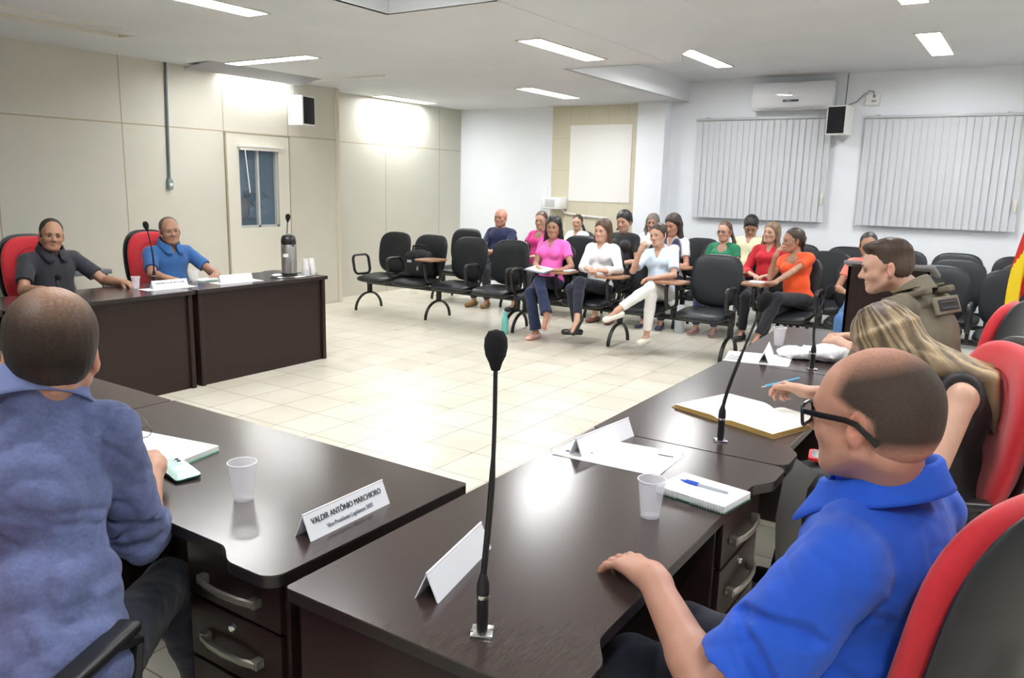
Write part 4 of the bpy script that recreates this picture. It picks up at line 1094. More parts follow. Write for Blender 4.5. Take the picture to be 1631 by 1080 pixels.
for k, (x, y, hgt) in enumerate(((-5.375, 4.875, 3), (-5.395, 4.965, 4))):
    t = thing('cup_stack', ('shorter', 'taller')[k]+' upturned stack of white plastic cups beside the thermos', 'cups', (x, y, D+.005), 0)
    for i in range(6):
        bm = NB(); z = i*.010; lathe(bm, ((.0345, z), (.0345, z+.003), (.0325, z+.004), (.0240, z+.088), (.022, z+.089), (0, z+.089)), 26); obj('upturned_cup', bm, WHITE, t)
# green notebook and loose papers before the mid-blue polo man
notebook((-5.68, 4.07), math.radians(95), .20, .15, 'small green-edged notebook beside the mid-blue polo man', th=.008, cover=srgb(120, 170, 150), spiral=False)
# grey side table behind the first man
t = thing('side_table', 'grey metal side table against the cream wall behind the charcoal polo man', 'table', (-7.25, 3.05, 0), 0)
gm = mat('grey_steel_table', srgb(120, 128, 134), .4)
bm = NB(); box(bm, (0, 0, .735), (.66, 1.9, .04), bev=.004); obj('table_top', bm, gm, t)
for sx in (-1, 1):
    for sy in (-1, 1):
        bm = NB(); box(bm, (sx*.29, sy*.9, .357), (.04, .04, .715)); obj('leg', bm, gm, t)
# floor: bottle and white container
t = thing('water_bottle', 'teal plastic water bottle standing on the floor by the front row', 'bottle', (-4.671, 7.034, 0))
TEAL = mat('teal_plastic', srgb(120, 206, 196), .25, alpha=.8)
bm = NB(); lathe(bm, ((0, 0), (.034, 0), (.037, .006), (.037, .06), (.033, .085), (.037, .11), (.037, .15), (.028, .185), (.019, .20), (0, .20)), 24); obj('bottle_body', bm, TEAL, t)
bm = NB(); lathe(bm, ((0, .19), (.022, .19), (.023, .23), (.018, .245), (0, .245)), 20); obj('cap', bm, mat('teal_cap', srgb(110, 200, 190), .35), t)
t = thing('white_canister', 'white cylindrical canister on the floor under the front row bench', 'canister', (-3.226, 8.40, 0))
bm = NB(); lathe(bm, ((0, 0), (.055, 0), (.055, .30), (.05, .31), (0, .31)), 24); obj('canister_body', bm, mat('pale_canister', srgb(205, 212, 218), .4), t)
# backpack and jacket on the second seat
q = Sdf(.008)
q.box((0, 0, .15), (.17, .10, .15), None, .06, .03); q.box((0, .09, .10), (.13, .04, .09), None, .04, .02); q.ell((0, .0, .27), (.15, .09, .06), None, .04); q.ell((.14, .05, .03), (.12, .10, .035), None, .03)
BG = mat('bag_black', srgb(20, 20, 24), .8, bump=.5, bscale=90)
t = thing('backpack', 'black backpack lying on the second seat of the front row', 'bag', (-6.17, 7.40, .462), math.radians(188))
mesh_obj('bag_body', q.mesh(disp=lambda X: .006*nz(X, 28, 3)+.003*nz(X, 60, 5)), BG, t)
bm = NB(); tube(bm, [(-.10, .0, .30), (-.09, .0, .37), (.0, .0, .385), (.09, .0, .37), (.10, .0, .30)], .012, 8); obj('carry_handle', bm, BG, t)
bm = NB(); box(bm, (.06, .135, .20), (.06, .004, .03)); obj('reflective_patch', bm, mat('patch_grey', srgb(170, 176, 182), .4), t); bm = NB(); box(bm, (-.05, .132, .12), (.02, .004, .045)); obj('reflective_patch', bm, mat('patch_grey', srgb(170, 176, 182), .4), t)
# clipboards, notebooks on laps and tablets
t = thing('clipboard', 'dark clipboard with papers on the lap of the pink-topped woman', 'clipboard', (-4.27, 7.06, .725), math.radians(-12))
bm = NB(); box(bm, (0, 0, 0), (.30, .20, .006), rotm(.18, .06)); obj('board', bm, mat('navy_board', srgb(34, 36, 66), .4), t); bm = NB(); box(bm, (-.02, .02, .008), (.26, .17, .004), rotm(.18, .06)); obj('paper', bm, PAPER, t)
def pad(loc, rz, label, col=None, s=(.20, .14), th=.012):
    t = thing('notepad', label, 'notepad', loc, rz, 'notepads on the writing tablets')
    bm = NB(); box(bm, (0, 0, th/2), (s[0], s[1], th)); obj('page_block', bm, PAPER, t, sm=False)
    bm = NB(); box(bm, (0, 0, -.0), (s[0]+.008, s[1]+.008, .003)); obj('cover', bm, mat('pad_cover', srgb(60, 70, 92), .5), t, sm=False)
TZ = .7195
pad((-4.08, 7.22, TZ), .1, 'white notepad on the tablet between pink and white', s=(.22, .18))
pad((-2.16, 7.68, TZ), .1, 'notepad on the tablet of the woman in orange')
pad((-2.73, 8.62, TZ), .1, 'notepad on the tablet beside the woman in red')
CLOTH = {}
def cloth(name, rough=.8, bump=.25, bscale=500, noise=.06, nscale=18, sheen=.15):
    return mat('cloth_'+name, (1, 1, 1, 1), rough, vcol=True, noise=noise, nscale=nscale, bump=bump, bscale=bscale, sheen=sheen)
COTTON = cloth('cotton'); DENIM = cloth('denim', .85, .35, 700, .16, 60); POLY = cloth('polyester', .6, .1, 300, .04, 12, .05)
SHOEM = mat('shoe', (1, 1, 1, 1), .4, vcol=True)
def lin(r, g, b): return srgb(r, g, b)[:3]
def fade(V, c, P0, a, b): pass

def person(label, pel, face, lean=0.0, sc=1.0, female=False, skin='fair', head=(0, 0, 0), headpos=None, arms=None, legs=None,
           top=None, pants=None, shoes=None, hair=None, vox=.0065, width=1.0, belly=0.0, side=0.0, hsc=None, twist=0.0, group=None,
           neck=1.0, collar=None, eyes_on=True, brow=None, face_detail=True, extras=None, jaw=1.0, gaze=0, hunch=0.0, tz=1.0, drop=0.0):
    """face: heading in degrees (0 = +Y, 90 = -X); targets in world metres."""
    sk = SK[skin] if isinstance(skin, str) else skin
    pel = V3(*pel); org = V3(pel[0], pel[1], 0)
    root = thing('person', label, 'person', tuple(org), 0, group)
    fa = math.radians(face); f0 = V3(-math.sin(fa), math.cos(fa), 0); up0 = V3(0, 0, 1); rt0 = V3(math.cos(fa), math.sin(fa), 0)
    la = math.radians(lean); sd = math.radians(side)
    up = unit(up0*math.cos(la)+f0*math.sin(la)+rt0*math.sin(sd)); f = unit(f0*math.cos(la)-up0*math.sin(la)); rt = unit(np.cross(f, up)); f = np.cross(up, rt)
    Rt = np.stack([rt, f, up], 1)
    fa2 = fa+math.radians(twist); f2 = V3(-math.sin(fa2), math.cos(fa2), 0); f2 = unit(f2-up*(f2 @ up)); rt2 = np.cross(f2, up); Rs = np.stack([rt2, f2, up], 1)
    W = width; Pl = pel-org
    def B(x, y, z): return Pl+Rt @ (V3(x*W, y, z*tz if z > 0 else z)*sc)
    N = Pl+Rt @ (V3(0, -.015+hunch, .47*tz)*sc)
    def S2(x, y, z): return N+Rs @ (V3(x*W, y, z)*sc)
    SR, SL = S2(.168 if not female else .150, -.005, -.060-drop), S2(-.168 if not female else -.150, -.005, -.060-drop)
    hs = hsc or (sc*1.0 if not female else sc*.97)
    hy, hp, hr = head; Rh = headframe(hy, hp, hr)
    if headpos is None: Hc = N+up*.105*sc+unit(up*.6+V3(0, 0, .4))*.035*sc+f2*.035*sc+V3(0, 0, .0)
    else: Hc = V3(*headpos)-org
    # ---------------- joints
    ua, fr_, th_, sh_ = .285*sc, .25*sc, .425*sc, .415*sc
    J = {}
    for k, S in (('R', SR), ('L', SL)):
        a = (arms or {}).get(k)
        if a is None: J[k] = None; continue
        wt = V3(*a['w'])-org; hint = V3(*a.get('hint', (0, 0, -1)))
        E, wt = ik(S, wt, ua*a.get('ul', 1), fr_*a.get('fl', 1), hint); J[k] = (S, E, wt, a)
    LJ = {}
    for k, s_ in (('R', 1), ('L', -1)):
        l = (legs or {}).get(k)
        if l is None: LJ[k] = None; continue
        hip = B(s_*.085, .02, -.01); ft = V3(*l['a'])-org; hint = V3(*l.get('hint', (f0[0], f0[1], .8)))
        if 'knee' in l: Kn = V3(*l['knee'])-org; Kn = hip+unit(Kn-hip)*th_; ft = Kn+unit(ft-Kn)*sh_
        else: Kn, ft = ik(hip, ft, th_, sh_, hint)
        LJ[k] = (hip, Kn, ft, l)
    # ---------------- skin: one continuous body
    s = Sdf(vox); ms = 1 if not female else .84
    s.ell(B(0, 0, .33), V3(.142*W, .093 if not female else .081, .15)*sc, Rt, .03, sk); s.ell(B(0, 0, .12), V3(.125*W, .085, .17)*sc, Rt, .03, sk)
    s.cap(SR, SL, .042*sc, None, .03, sk); s.cap(N-up*.02, N+(SR-N)*.5, .045*sc*ms, .036*sc, .03, sk); s.cap(N-up*.02, N+(SL-N)*.5, .045*sc*ms, .036*sc, .03, sk)
    s.ell(S2(0, .030, -.075), V3(.11*W, .048, .055)*sc, Rs, .03, sk)
    nk = Hc+Rh @ (V3(0, -.028, -.055)*hs)
    s.cap(N+f2*.005, nk, .056*sc*ms*neck, .053*hs*ms*neck, .025, sk)
    P = head_sdf(s, Hc, Rh, sk, hs, not female, face_detail, jaw=jaw*(1 if not female else .93))
    for k in 'RL':
        if J[k]:
            S, E, wt, a = J[k]; r = sc*(1 if not female else .82)*a.get('thick', 1)
            s.cap(S, E, .047*r, .038*r, .02, sk); s.cap(E, E+(wt-E)*.35, .038*r, .039*r, .015, sk); s.cap(E+(wt-E)*.3, wt, .039*r, .026*r, .015, sk, )
            d = a.get('d', unit(wt-E)); n = a.get('n', (0, 0, -1)); sd_ = a.get('side')
            if sd_ is None: sd_ = 1
            if a.get('hand', True): hand_sdf(s, wt, d, n, 0, sk, sc*(1.0 if not female else .9), a.get('curl', (22, 26, 30, 34)), a.get('spread', 5), a.get('thumb', 35), side=sd_, tcurl=a.get('tcurl', 20))
    for k in 'RL':
        if LJ[k]:
            hip, Kn, ft, l = LJ[k]; r = sc*(1 if not female else .95)
            s.cap(hip, Kn, .065*r, .048*r, .02, sk); s.cap(Kn, Kn+(ft-Kn)*.35, .048*r, .050*r, .02, sk); s.cap(Kn+(ft-Kn)*.35, ft, .050*r, .031*r, .02, sk)
            td = unit(l.get('toe', f0)); s.cap(ft+V3(0, 0, -.01), ft+td*.10*sc+V3(0, 0, -.045)*sc*l.get('flatf', 1), .030*sc, .020*sc, .015, sk, flat=l.get('up', (0, 0, 1)), fs=.8)
    body = mesh_obj('body', s.mesh(defcol=sk), SKINM, root, hair.get('bodycol') and (lambda V, c, g=hair['bodycol']: g(V, c, Hc, Rh, hs)) if hair else None)
    if eyes_on:
        lips(root, P, sk, hs, not female); eyes(root, P, Rh, hs, gaze); brows(root, P, brow or (.03, .02, .015), hs, .0036 if not female else .0030)
    # ---------------- top
    if top:
        c = top['col']; t = Sdf(top.get('vox', vox)); o = top.get('off', .0); m = top.get('mat', COTTON)
        t.ell(B(0, 0, .335), V3((.155+o)*W, (.105 if not female else .092)+o, .155)*sc, Rt, .04, c)
        t.ell(B(0, .012+belly*.4, .15), V3((.150 if not female else .135)*W+o, .110+o+belly, .150)*sc, Rt, .05, c)
        t.ell(B(0, .0, .02), V3((.165+o)*W, .125+o+belly*.6, top.get('hem', .105))*sc, Rt, .04, c)
        t.cap(SR+(SL-SR)*.06, SL+(SR-SL)*.06, .056*sc, None, .03, c)
        for S in (SR, SL): t.cap(N-up*.03*sc, N+(S-N)*.72, .050*sc*ms, .050*sc, .03, c)
        t.ell(S2(0, -.03, -.13), V3(.13*W, .075, .10)*sc, Rs, .04, c)
        if female:
            for x in (-1, 1): t.ell(B(x*.066, .085, .325), V3(.062, .052, .060)*sc, Rt, .035, c)
        for k in 'RL':
            if J[k]:
                S, E, wt, a = J[k]; r = sc*(1 if not female else .88)*a.get('thick', 1); sl = top.get('sleeve', .7); lo_ = top.get('loose', .010)
                if sl <= 0: continue
                if sl <= 1: t.cone(S, S+(E-S)*sl, (.053+lo_*.5)*r, (.044+lo_*1.1)*r, .025, c)
                else:
                    t.cap(S, E, (.054+lo_*.6)*r, (.045+lo_)*r, .03, c); q = min(1, sl-1)
                    t.cone(E, E+(wt-E)*q, (.045+lo_)*r, (.031+lo_ if q > .8 else .043+lo_)*r, .015, c)
                    if top.get('cuff'): t.cone(E+(wt-E)*(q-.16), E+(wt-E)*q, (.047+lo_)*r, (.045+lo_)*r, .006, c)
        if top.get('wrap'): t.cap(N-up*.03*sc-f2*.012, N+up*.020*sc+(nk-N)*.24+rt2*.012-f2*.008, (.056*neck*ms+.033)*sc, None, .03, c)
        # neckline
        nd_ = top.get('neck', 'crew')
        t.P.append(('c', N+up*(top.get('cut', .018 if not female else (.066 if top.get('neck', 'crew') == 'crew' else .034)))*sc+f2*.012*sc, N+up*.15*sc+f2*.085*sc, (.056*neck*ms+.006)*sc, (.056*neck*ms+.022)*sc, .012, None, None, 1, 's'))
        if nd_ == 'v': t.P.append(('c', N+f2*.06*sc-up*.0, N+f2*.125*sc-up*top.get('vd', .13)*sc, .040*sc, .010*sc, .006, None, None, 1, 's'))
        if nd_ == 'scoop': t.ell(N+f2*.085*sc-up*.045*sc, V3(.062, .05, .065)*sc, Rs, .012, None, 's')
        if nd_ == 'tank':
            for x in (-1, 1): t.ell(S2(x*.19, 0, .01), V3(.075, .14, .12)*sc, Rs, .012, None, 's')
            t.ell(N+up*.02, V3(.085, .13, .075)*sc, Rs, .01, None, 's')
        if top.get('extra'): top['extra'](t, B, S2, N, J, Rs, Rt, sc)
        w_ = top.get('wr', .003); rg = top.get('ridge', 0)
        tp = mesh_obj(top.get('name', 'shirt'), t.mesh(disp=lambda X: w_*nz(X, 26, 3)+w_*.7*nz(X*V3(1, 1, .45), 55, 8)+(0 if not rg else rg*(1-np.minimum(1, 2.6*np.abs(nz(X*V3(1, 1, .7), 17, 21))))+rg*.6*(1-np.minimum(1, 3*np.abs(nz(X, 30, 31)))))), m, root, top.get('colfn') and (lambda V, c_: top['colfn'](V, c_, B, S2, Rt, sc)))
        if collar:
            cc = collar.get('col', c); R0 = .056*sc*ms*neck+.017*sc+collar.get('r', 0); bm = NB(); rows = []; na = 56; cs = collar.get('s', 1.0)*sc
            for i in range(na+1):
                a = math.radians(-168+336*i/na); ca, sa = math.cos(a), math.sin(a); fw = max(0, -ca); tip = math.exp(-((abs(a)-2.62)/.34)**2)
                rr = R0*(1+.10*fw)
                def pt(r, z): return tuple(N+Rs @ V3(sa*r, -ca*r*1.03+.012*sc-collar.get('dy', 0), z*cs+.006*sc+(.030*ca-.012*fw)*sc+collar.get('z', 0)))
                rows.append([bm.verts.new(pt(rr*.985, -.018)), bm.verts.new(pt(rr*.975, .008)), bm.verts.new(pt(rr*.97, .026)), bm.verts.new(pt(rr+.004*sc, .031)), bm.verts.new(pt(rr+.010*sc, .026)), bm.verts.new(pt(rr+.017*sc, .006)), bm.verts.new(pt(rr+.026*sc+.012*tip*sc, -.012-.018*tip)), bm.verts.new(pt(rr+.031*sc+.022*tip*sc, -.020-.034*tip))])
            for A_, B_ in zip(rows, rows[1:]):
                for j in range(7): bm.faces.new((A_[j], A_[j+1], B_[j+1], B_[j]))
            cm = mat('collar_%d_%d_%d' % tuple(int(v*999) for v in cc), (*cc, 1), .8, noise=.06, nscale=40, bump=.25, bscale=500)
            co = obj('collar', bm, cm, tp, fix=False, ang=2.5); so = co.modifiers.new('s', 'SOLIDIFY'); so.thickness = .003
    # ---------------- trousers
    if pants:
        c = pants['col']; t = Sdf(vox); fl = pants.get('flare', 0)
        t.ell(B(0, -.005, .005), V3(.158*W, .118, .095)*sc, Rt, .04, c)
        for k in 'RL':
            if LJ[k]:
                hip, Kn, ft, l = LJ[k]; r = sc*(1 if not female else .97)*pants.get('w', 1); e = Kn+(ft-Kn)*pants.get('len', .93)
                t.cap(hip, Kn, .083*r, .060*r, .03, c); m1 = Kn+(ft-Kn)*.35
                t.cap(Kn, m1, .060*r, .058*r, .02, c); t.cone(m1, e, .057*r, (.045+fl)*r, .015, c)
        mesh_obj('trousers', t.mesh(disp=lambda X: .003*nz(X, 30, 5)+.002*nz(X, 70, 9)), pants.get('mat', DENIM), root)
    if shoes:
        for k in 'RL':
            if LJ[k]:
                hip, Kn, ft, l = LJ[k]; td = unit(l.get('toe', f0)); u_ = unit(l.get('up', (0, 0, 1))); u_ = unit(u_-td*(u_ @ td)); q = Sdf(.005 if vox < .008 else .006)
                c = shoes['col']; sole = shoes.get('sole', (.02, .02, .02)); z = sc*shoes.get('s', 1.0)
                A = ft-u_*.048*z-td*.035*z; Bq = ft-u_*.055*z+td*.125*z
                low = shoes.get('low', False)
                q.cap(A, Bq, .034*z, .036*z, .015, c, flat=u_, fs=.85)
                if not low: q.cap(ft-u_*.02*z, A+td*.03*z+u_*.02*z, .040*z, .036*z, .02, c)
                q.cap(A+u_*.004, Bq-u_*.002, .037*z, .040*z, .006, c if shoes.get('open') else c, flat=u_, fs=.62)
                if low: q.ell(ft+u_*.012*z, V3(.034, .046, .040)*z, frame(td, u_), .008, None, 's')
                if shoes.get('open'): q.ell(Bq+td*.03*z+u_*.016*z, V3(.03, .03, .018)*z, frame(td, u_), .006, None, 's')
                q.cap(A-u_*.026*z-td*.002, Bq-u_*.024*z, .030*z, .034*z, .006, sole, flat=u_, fs=.28)
                if shoes.get('heel'): q.cap(A-u_*.02*z, A-u_*.055*z-td*.005, .02*z, .012*z, .006, sole)
                mesh_obj('shoe', q.mesh(ctau=.003), SHOEM, root)
    # ---------------- hair
    if hair and hair.get('fn'):
        q = Sdf(hair.get('vox', min(vox, .005))); hair['fn'](q, P, Rh, hs, V3(*hair['col']), N, Rs, up)
        am = hair.get('amp', .0025)
        mesh_obj('hair', q.mesh(disp=lambda X: am*nz(X*V3(1, 1, .25), 150, 2)), hair.get('mat', HAIRM), root, hair.get('colfn') and (lambda V, c_: hair['colfn'](V, c_, Hc, Rh, hs)))
    ctx = dict(root=root, P=P, Rh=Rh, hs=hs, Hc=Hc, N=N, B=B, S2=S2, J=J, LJ=LJ, Rs=Rs, Rt=Rt, up=up, f2=f2, org=org, sc=sc, sk=sk)
    if extras: extras(ctx)
    return ctx

# hair styles ---------------------------------------------------------------
def cut_face(q, P, R, sc, top=.064, w=.066, y=.100, side=.03):
    q.ell(P(0, y, -.028+top-.072), V3(w, .062, .100)*sc, R, .012, None, 's')
def h_short(th=.008, nape=-.055, top=.0):
    def f(q, P, R, sc, col, N, Rs, up):
        c = tuple(col)
        q.ell(P(0, -.020, .043+top), V3(.078+th, .100+th, .084+th)*sc, R, .012, c); q.ell(P(0, -.040, -.005), V3(.073+th*.6, .070+th*.6, .075)*sc, R, .02, c)
        cut_face(q, P, R, sc)
        for x in (-1, 1): q.ell(P(x*.085, .022, -.045), V3(.035, .048, .055)*sc, R, .010, None, 's')
        q.P.append(('p', P(0, -.05, nape), unit(R @ V3(0, .25, -1)), 0, 0, .01, None, None, 1, 's'))
    return f
def h_long(down=.22, front=True, th=.012, part=0.0, vol=1.0, sides=(-1, 1), fwdx=.045):
    def f(q, P, R, sc, col, N, Rs, up):
        c = tuple(col); dn = V3(0, 0, -1)
        q.ell(P(0, -.020, .045), V3(.080+th, .100+th, .085+th)*sc, R, .012, c); q.ell(P(0, -.052, -.01), V3(.080+th, .066+th, .085)*sc, R, .02, c)
        cut_face(q, P, R, sc, w=.062)
        if part is not None: q.cap(P(part, .085, .115), P(part, -.04, .145), .004*sc, None, .008, None, op='s')
        for x in sides:
            a = P(x*.078, -.004, .03); b = P(x*.082, -.012, -.05); c1 = b+dn*down*.45+R @ V3(x*.012, -.01, 0); e = b+dn*down+R @ V3(x*.0, fwdx, 0)
            q.cap(a, b, .022*vol*sc, .026*vol*sc, .02, c); q.cap(b, c1, .026*vol*sc, .032*vol*sc, .02, c); q.cap(c1, e, .030*vol*sc, .014*vol*sc, .02, c)
        a = P(0, -.075, -.03); q.cap(a, a+dn*down*.9+R @ V3(0, -.02, 0), .060*vol*sc, .050*vol*sc, .03, c)
    return f
def h_tied(tail=.16, side=0, th=.006, bun=False, tr=.022):
    def f(q, P, R, sc, col, N, Rs, up):
        c = tuple(col); dn = V3(0, 0, -1)
        q.ell(P(0, -.020, .045), V3(.078+th, .100+th, .083+th)*sc, R, .012, c); q.ell(P(0, -.045, -.005), V3(.074+th, .070+th, .075)*sc, R, .02, c)
        cut_face(q, P, R, sc, w=.063)
        for x in (-1, 1): q.ell(P(x*.085, .015, -.050), V3(.035, .040, .052)*sc, R, .010, None, 's')
        k = P(side*.03, -.115, .01)
        if bun: q.ell(P(0, -.125, .03), V3(.035, .03, .035)*sc, R, .01, c)
        else:
            q.cap(P(0, -.09, .02), k, .025*sc, .02*sc, .02, c); m = k+dn*tail*.5+R @ V3(side*.055, .01, 0); e = k+dn*tail+R @ V3(side*.085, .06 if side else .0, 0)
            q.cap(k, m, tr*.95*sc, tr*sc, .02, c); q.cap(m, e, tr*sc, tr*.4*sc, .02, c)
    return f
def folds(t, A, B, rad, n0, js, th=70, skew=.03, r=.006, k=.014, seed=1):
    """cloth creases: shallow grooves running part of the way round a limb"""
    rs = np.random.RandomState(seed); u = unit(B-A); n1 = unit(V3(*n0)-u*(V3(*n0) @ u)); n2 = np.cross(u, n1)
    for j in js:
        c = A+(B-A)*j; ph = rs.uniform(-25, 25); sk_ = skew*rs.uniform(.4, 1.6)*rs.choice((-1, 1)); prev = None; rr = rad*rs.uniform(.99, 1.05)
        for i in range(9):
            f = i/8; a = math.radians(ph-th+2*th*f); p = c+(n1*math.cos(a)+n2*math.sin(a))*rr+u*sk_*(f-.5)*2
            if prev is not None: t.cap(prev, p, r*(.35+.65*math.sin(PI*(f-.06))), None, k, None, op='s')
            prev = p
BLK = (.012, .010, .010); DBR = (.035, .020, .013); BRN = (.085, .042, .022); GRYH = (.19, .165, .14); BLD = (.26, .17, .09)
# ================================================================== the audience
def AUD(label, x, y, sc, female, skin, hd, top, pants, hair, legs=None, arms=None, shoes=None, **kw):
    pel = (x, y, .555)
    if legs is None: legs = {'R': dict(a=(x-.10, y-.42, .085), toe=(-.15, -1, 0)), 'L': dict(a=(x+.10, y-.40, .085), toe=(.15, -1, 0))}
    if arms is None: arms = {'R': dict(w=(x-.09, y-.27, .70), hint=(-.8, .4, -.8), d=(.75, -.6, -.1), n=(0, 0, -1), side=1), 'L': dict(w=(x+.09, y-.27, .70), hint=(.8, .4, -.8), d=(-.75, -.6, -.1), n=(0, 0, -1), side=-1)}
    kw.setdefault('lean', -5)
    return person(label, pel, 180, sc=sc, female=female, skin=skin, head=hd, top=top, pants=pants, hair=hair, legs=legs, arms=arms, shoes=shoes or dict(col=(.02, .02, .025)), vox=kw.pop('vox', .0055), **kw)
JEAN = lin(24, 37, 72); DARK = lin(24, 25, 34)
# front row
AUD('woman in a bright pink v-neck top with long black hair, legs crossed', -4.36, 7.44, .97, True, 'tan', (196, 2, 0),
    dict(col=lin(255, 112, 200), neck='v', vd=.10, sleeve=.55), dict(col=JEAN, flare=.022, len=.97), dict(col=BLK, fn=h_long(.27)),
    arms={'R': dict(w=(-4.33, 7.12, .73), hint=(-.8, .3, -1), d=(.85, -.45, 0), n=(0, 0, -1), side=1), 'L': dict(w=(-4.07, 7.13, .73), hint=(.8, .4, -1), d=(-.8, -.5, 0), n=(0, 0, -1), side=-1)},
    legs={'R': dict(a=(-4.27, 7.02, .085), toe=(-.1, -1, 0)), 'L': dict(knee=(-4.24, 6.98, .62), a=(-4.06, 6.86, .33), toe=(.05, -.5, -.8), up=(.2, -.8, .5))},
    shoes=dict(col=lin(222, 176, 164), sole=lin(190, 140, 110), low=True, open=True), vox=.005)
AUD('woman in a white long-sleeved shirt and dark trousers, hands joined over a pen', -3.77, 7.44, .96, True, 'fair', (178, 4, -3),
    dict(col=lin(236, 236, 238), neck='v', vd=.07, sleeve=1.9, cuff=True), dict(col=lin(24, 28, 48), len=.86), dict(col=BRN, fn=h_long(.22, vol=.85)),
    arms={'R': dict(w=(-3.74, 7.10, .78), hint=(-.9, .3, -1), d=(.85, -.5, 0), n=(0, .3, -1), side=1, curl=(45, 50, 50, 50)), 'L': dict(w=(-3.54, 7.10, .77), hint=(.9, .4, -1), d=(-.85, -.4, .1), n=(0, .3, -1), side=-1, curl=(45, 50, 50, 50))},
    legs={'R': dict(knee=(-3.86, 6.98, .57), a=(-3.79, 7.06, .09), toe=(-.9, -.45, 0)), 'L': dict(knee=(-3.80, 6.96, .66), a=(-3.71, 6.88, .34), toe=(-.15, -.6, -.7), up=(0, -.8, .6))},
    shoes=dict(col=(.015, .015, .017), low=True), collar=dict(), vox=.005)
AUD('woman in a pale blue shirt and white trousers resting her chin on her hand', -3.07, 7.44, .95, True, 'fair', (172, 4, 8),
    dict(col=lin(206, 222, 240), neck='v', vd=.12, sleeve=.75, loose=.016), dict(col=lin(230, 228, 226), len=.86, mat=COTTON), dict(col=DBR, fn=h_tied(.26, side=1, th=.008, tr=.035)), side=8,
    arms={'R': dict(w=(-3.22, 7.22, .985), hint=(-.4, -.4, -1), d=(.30, .10, .9), n=(.4, .8, .1), side=1, curl=(50, 60, 65, 70)), 'L': dict(w=(-3.02, 7.12, .74), hint=(.9, .5, -.6), d=(-.9, -.35, -.1), n=(0, 0, -1), side=-1)},
    legs={'R': dict(knee=(-2.99, 7.0, .58), a=(-3.05, 7.08, .10), toe=(-.1, -1, 0)), 'L': dict(knee=(-3.02, 6.94, .68), a=(-3.25, 6.78, .43), toe=(-.75, -.5, -.3), up=(-.3, -.3, .9))},
    shoes=dict(col=lin(226, 222, 212), sole=lin(200, 190, 170), low=True), collar=dict(), vox=.005)
AUD('woman in an orange t-shirt and black trousers leaning her cheek on her hand', -1.86, 7.92, .95, True, 'tan', (128, 6, 0),
    dict(col=lin(240, 84, 28), neck='scoop', sleeve=.5), dict(col=DARK, len=.97), dict(col=DBR, fn=h_tied(.12)), side=9, twist=-14,
    arms={'R': dict(w=(-2.04, 7.68, .98), hint=(-.3, -.6, -1), d=(.35, .05, .9), n=(.75, .6, 0), side=1, curl=(25, 30, 40, 50)), 'L': dict(w=(-2.0, 7.52, .74), hint=(.9, .1, -.8), d=(-.95, -.1, 0), n=(0, 0, -1), side=-1)},
    legs={'R': dict(a=(-2.08, 7.45, .085), toe=(-.2, -1, 0)), 'L': dict(knee=(-1.98, 7.46, .62), a=(-2.06, 7.38, .25), toe=(-.3, -.9, -.4))}, vox=.005)
AUD('person in a salmon top and blue jeans seated behind the lectern', -1.28, 7.92, .93, True, 'tan', (190, 2, 0),
    dict(col=lin(232, 130, 116), neck='crew', sleeve=.5), dict(col=lin(74, 116, 170)), dict(col=BLK, fn=h_tied(.1)))
# second row
YB2 = R2+.11
AUD('bald man in a navy polo shirt at the left of the second row', -5.99, YB2, .97, False, 'ruddy', (186, 0, 0),
    dict(col=lin(20, 32, 74), neck='crew', sleeve=.72, off=.01), dict(col=lin(38, 40, 48)), None, collar=dict(), width=1.08,
    shoes=dict(col=lin(150, 118, 70), sole=lin(110, 84, 50)), brow=(.15, .08, .05),
    arms={'R': dict(w=(-6.02, 8.48, .74), hint=(-.8, .3, -1), d=(.9, -.3, 0), n=(0, .2, -1), side=1), 'L': dict(w=(-5.84, 8.47, .73), hint=(.9, .4, -1), d=(-.9, -.2, .1), n=(0, .2, -1), side=-1)})
AUD('woman in a magenta top partly hidden behind the pink one', -5.36, YB2, .955, True, 'fair', (190, 4, 0),
    dict(col=lin(214, 50, 138), neck='scoop', sleeve=.4), dict(col=lin(60, 50, 56), len=.6), dict(col=BRN, fn=h_tied(.1)))
AUD('woman in a black short-sleeved top with tied dark hair', -4.19, YB2, 1.03, True, 'fair', (180, 10, 4),
    dict(col=(.012, .012, .014), neck='crew', sleeve=.6), dict(col=DARK, len=.86), dict(col=BLK, fn=h_tied(.12, side=1, th=.014)), shoes=dict(col=lin(118, 66, 60), low=True))
AUD('woman with long dark hair in a white tee and navy waistcoat, looking down', -3.56, YB2, 1.01, True, 'ruddy', (168, 16, 5),
    dict(col=lin(232, 232, 236), neck='v', sleeve=.6, extra=lambda t, B, S2, N, J, Rs, Rt, sc: [t.ell(B(x*.06, .03, .27), V3(.085, .088, .19)*sc, Rt, .01, lin(26, 34, 70)) for x in (-1, 1)]), dict(col=lin(26, 30, 58)), dict(col=DBR, fn=h_long(.24, vol=1.1)),
    shoes=dict(col=lin(46, 48, 70), sole=lin(220, 220, 220)))
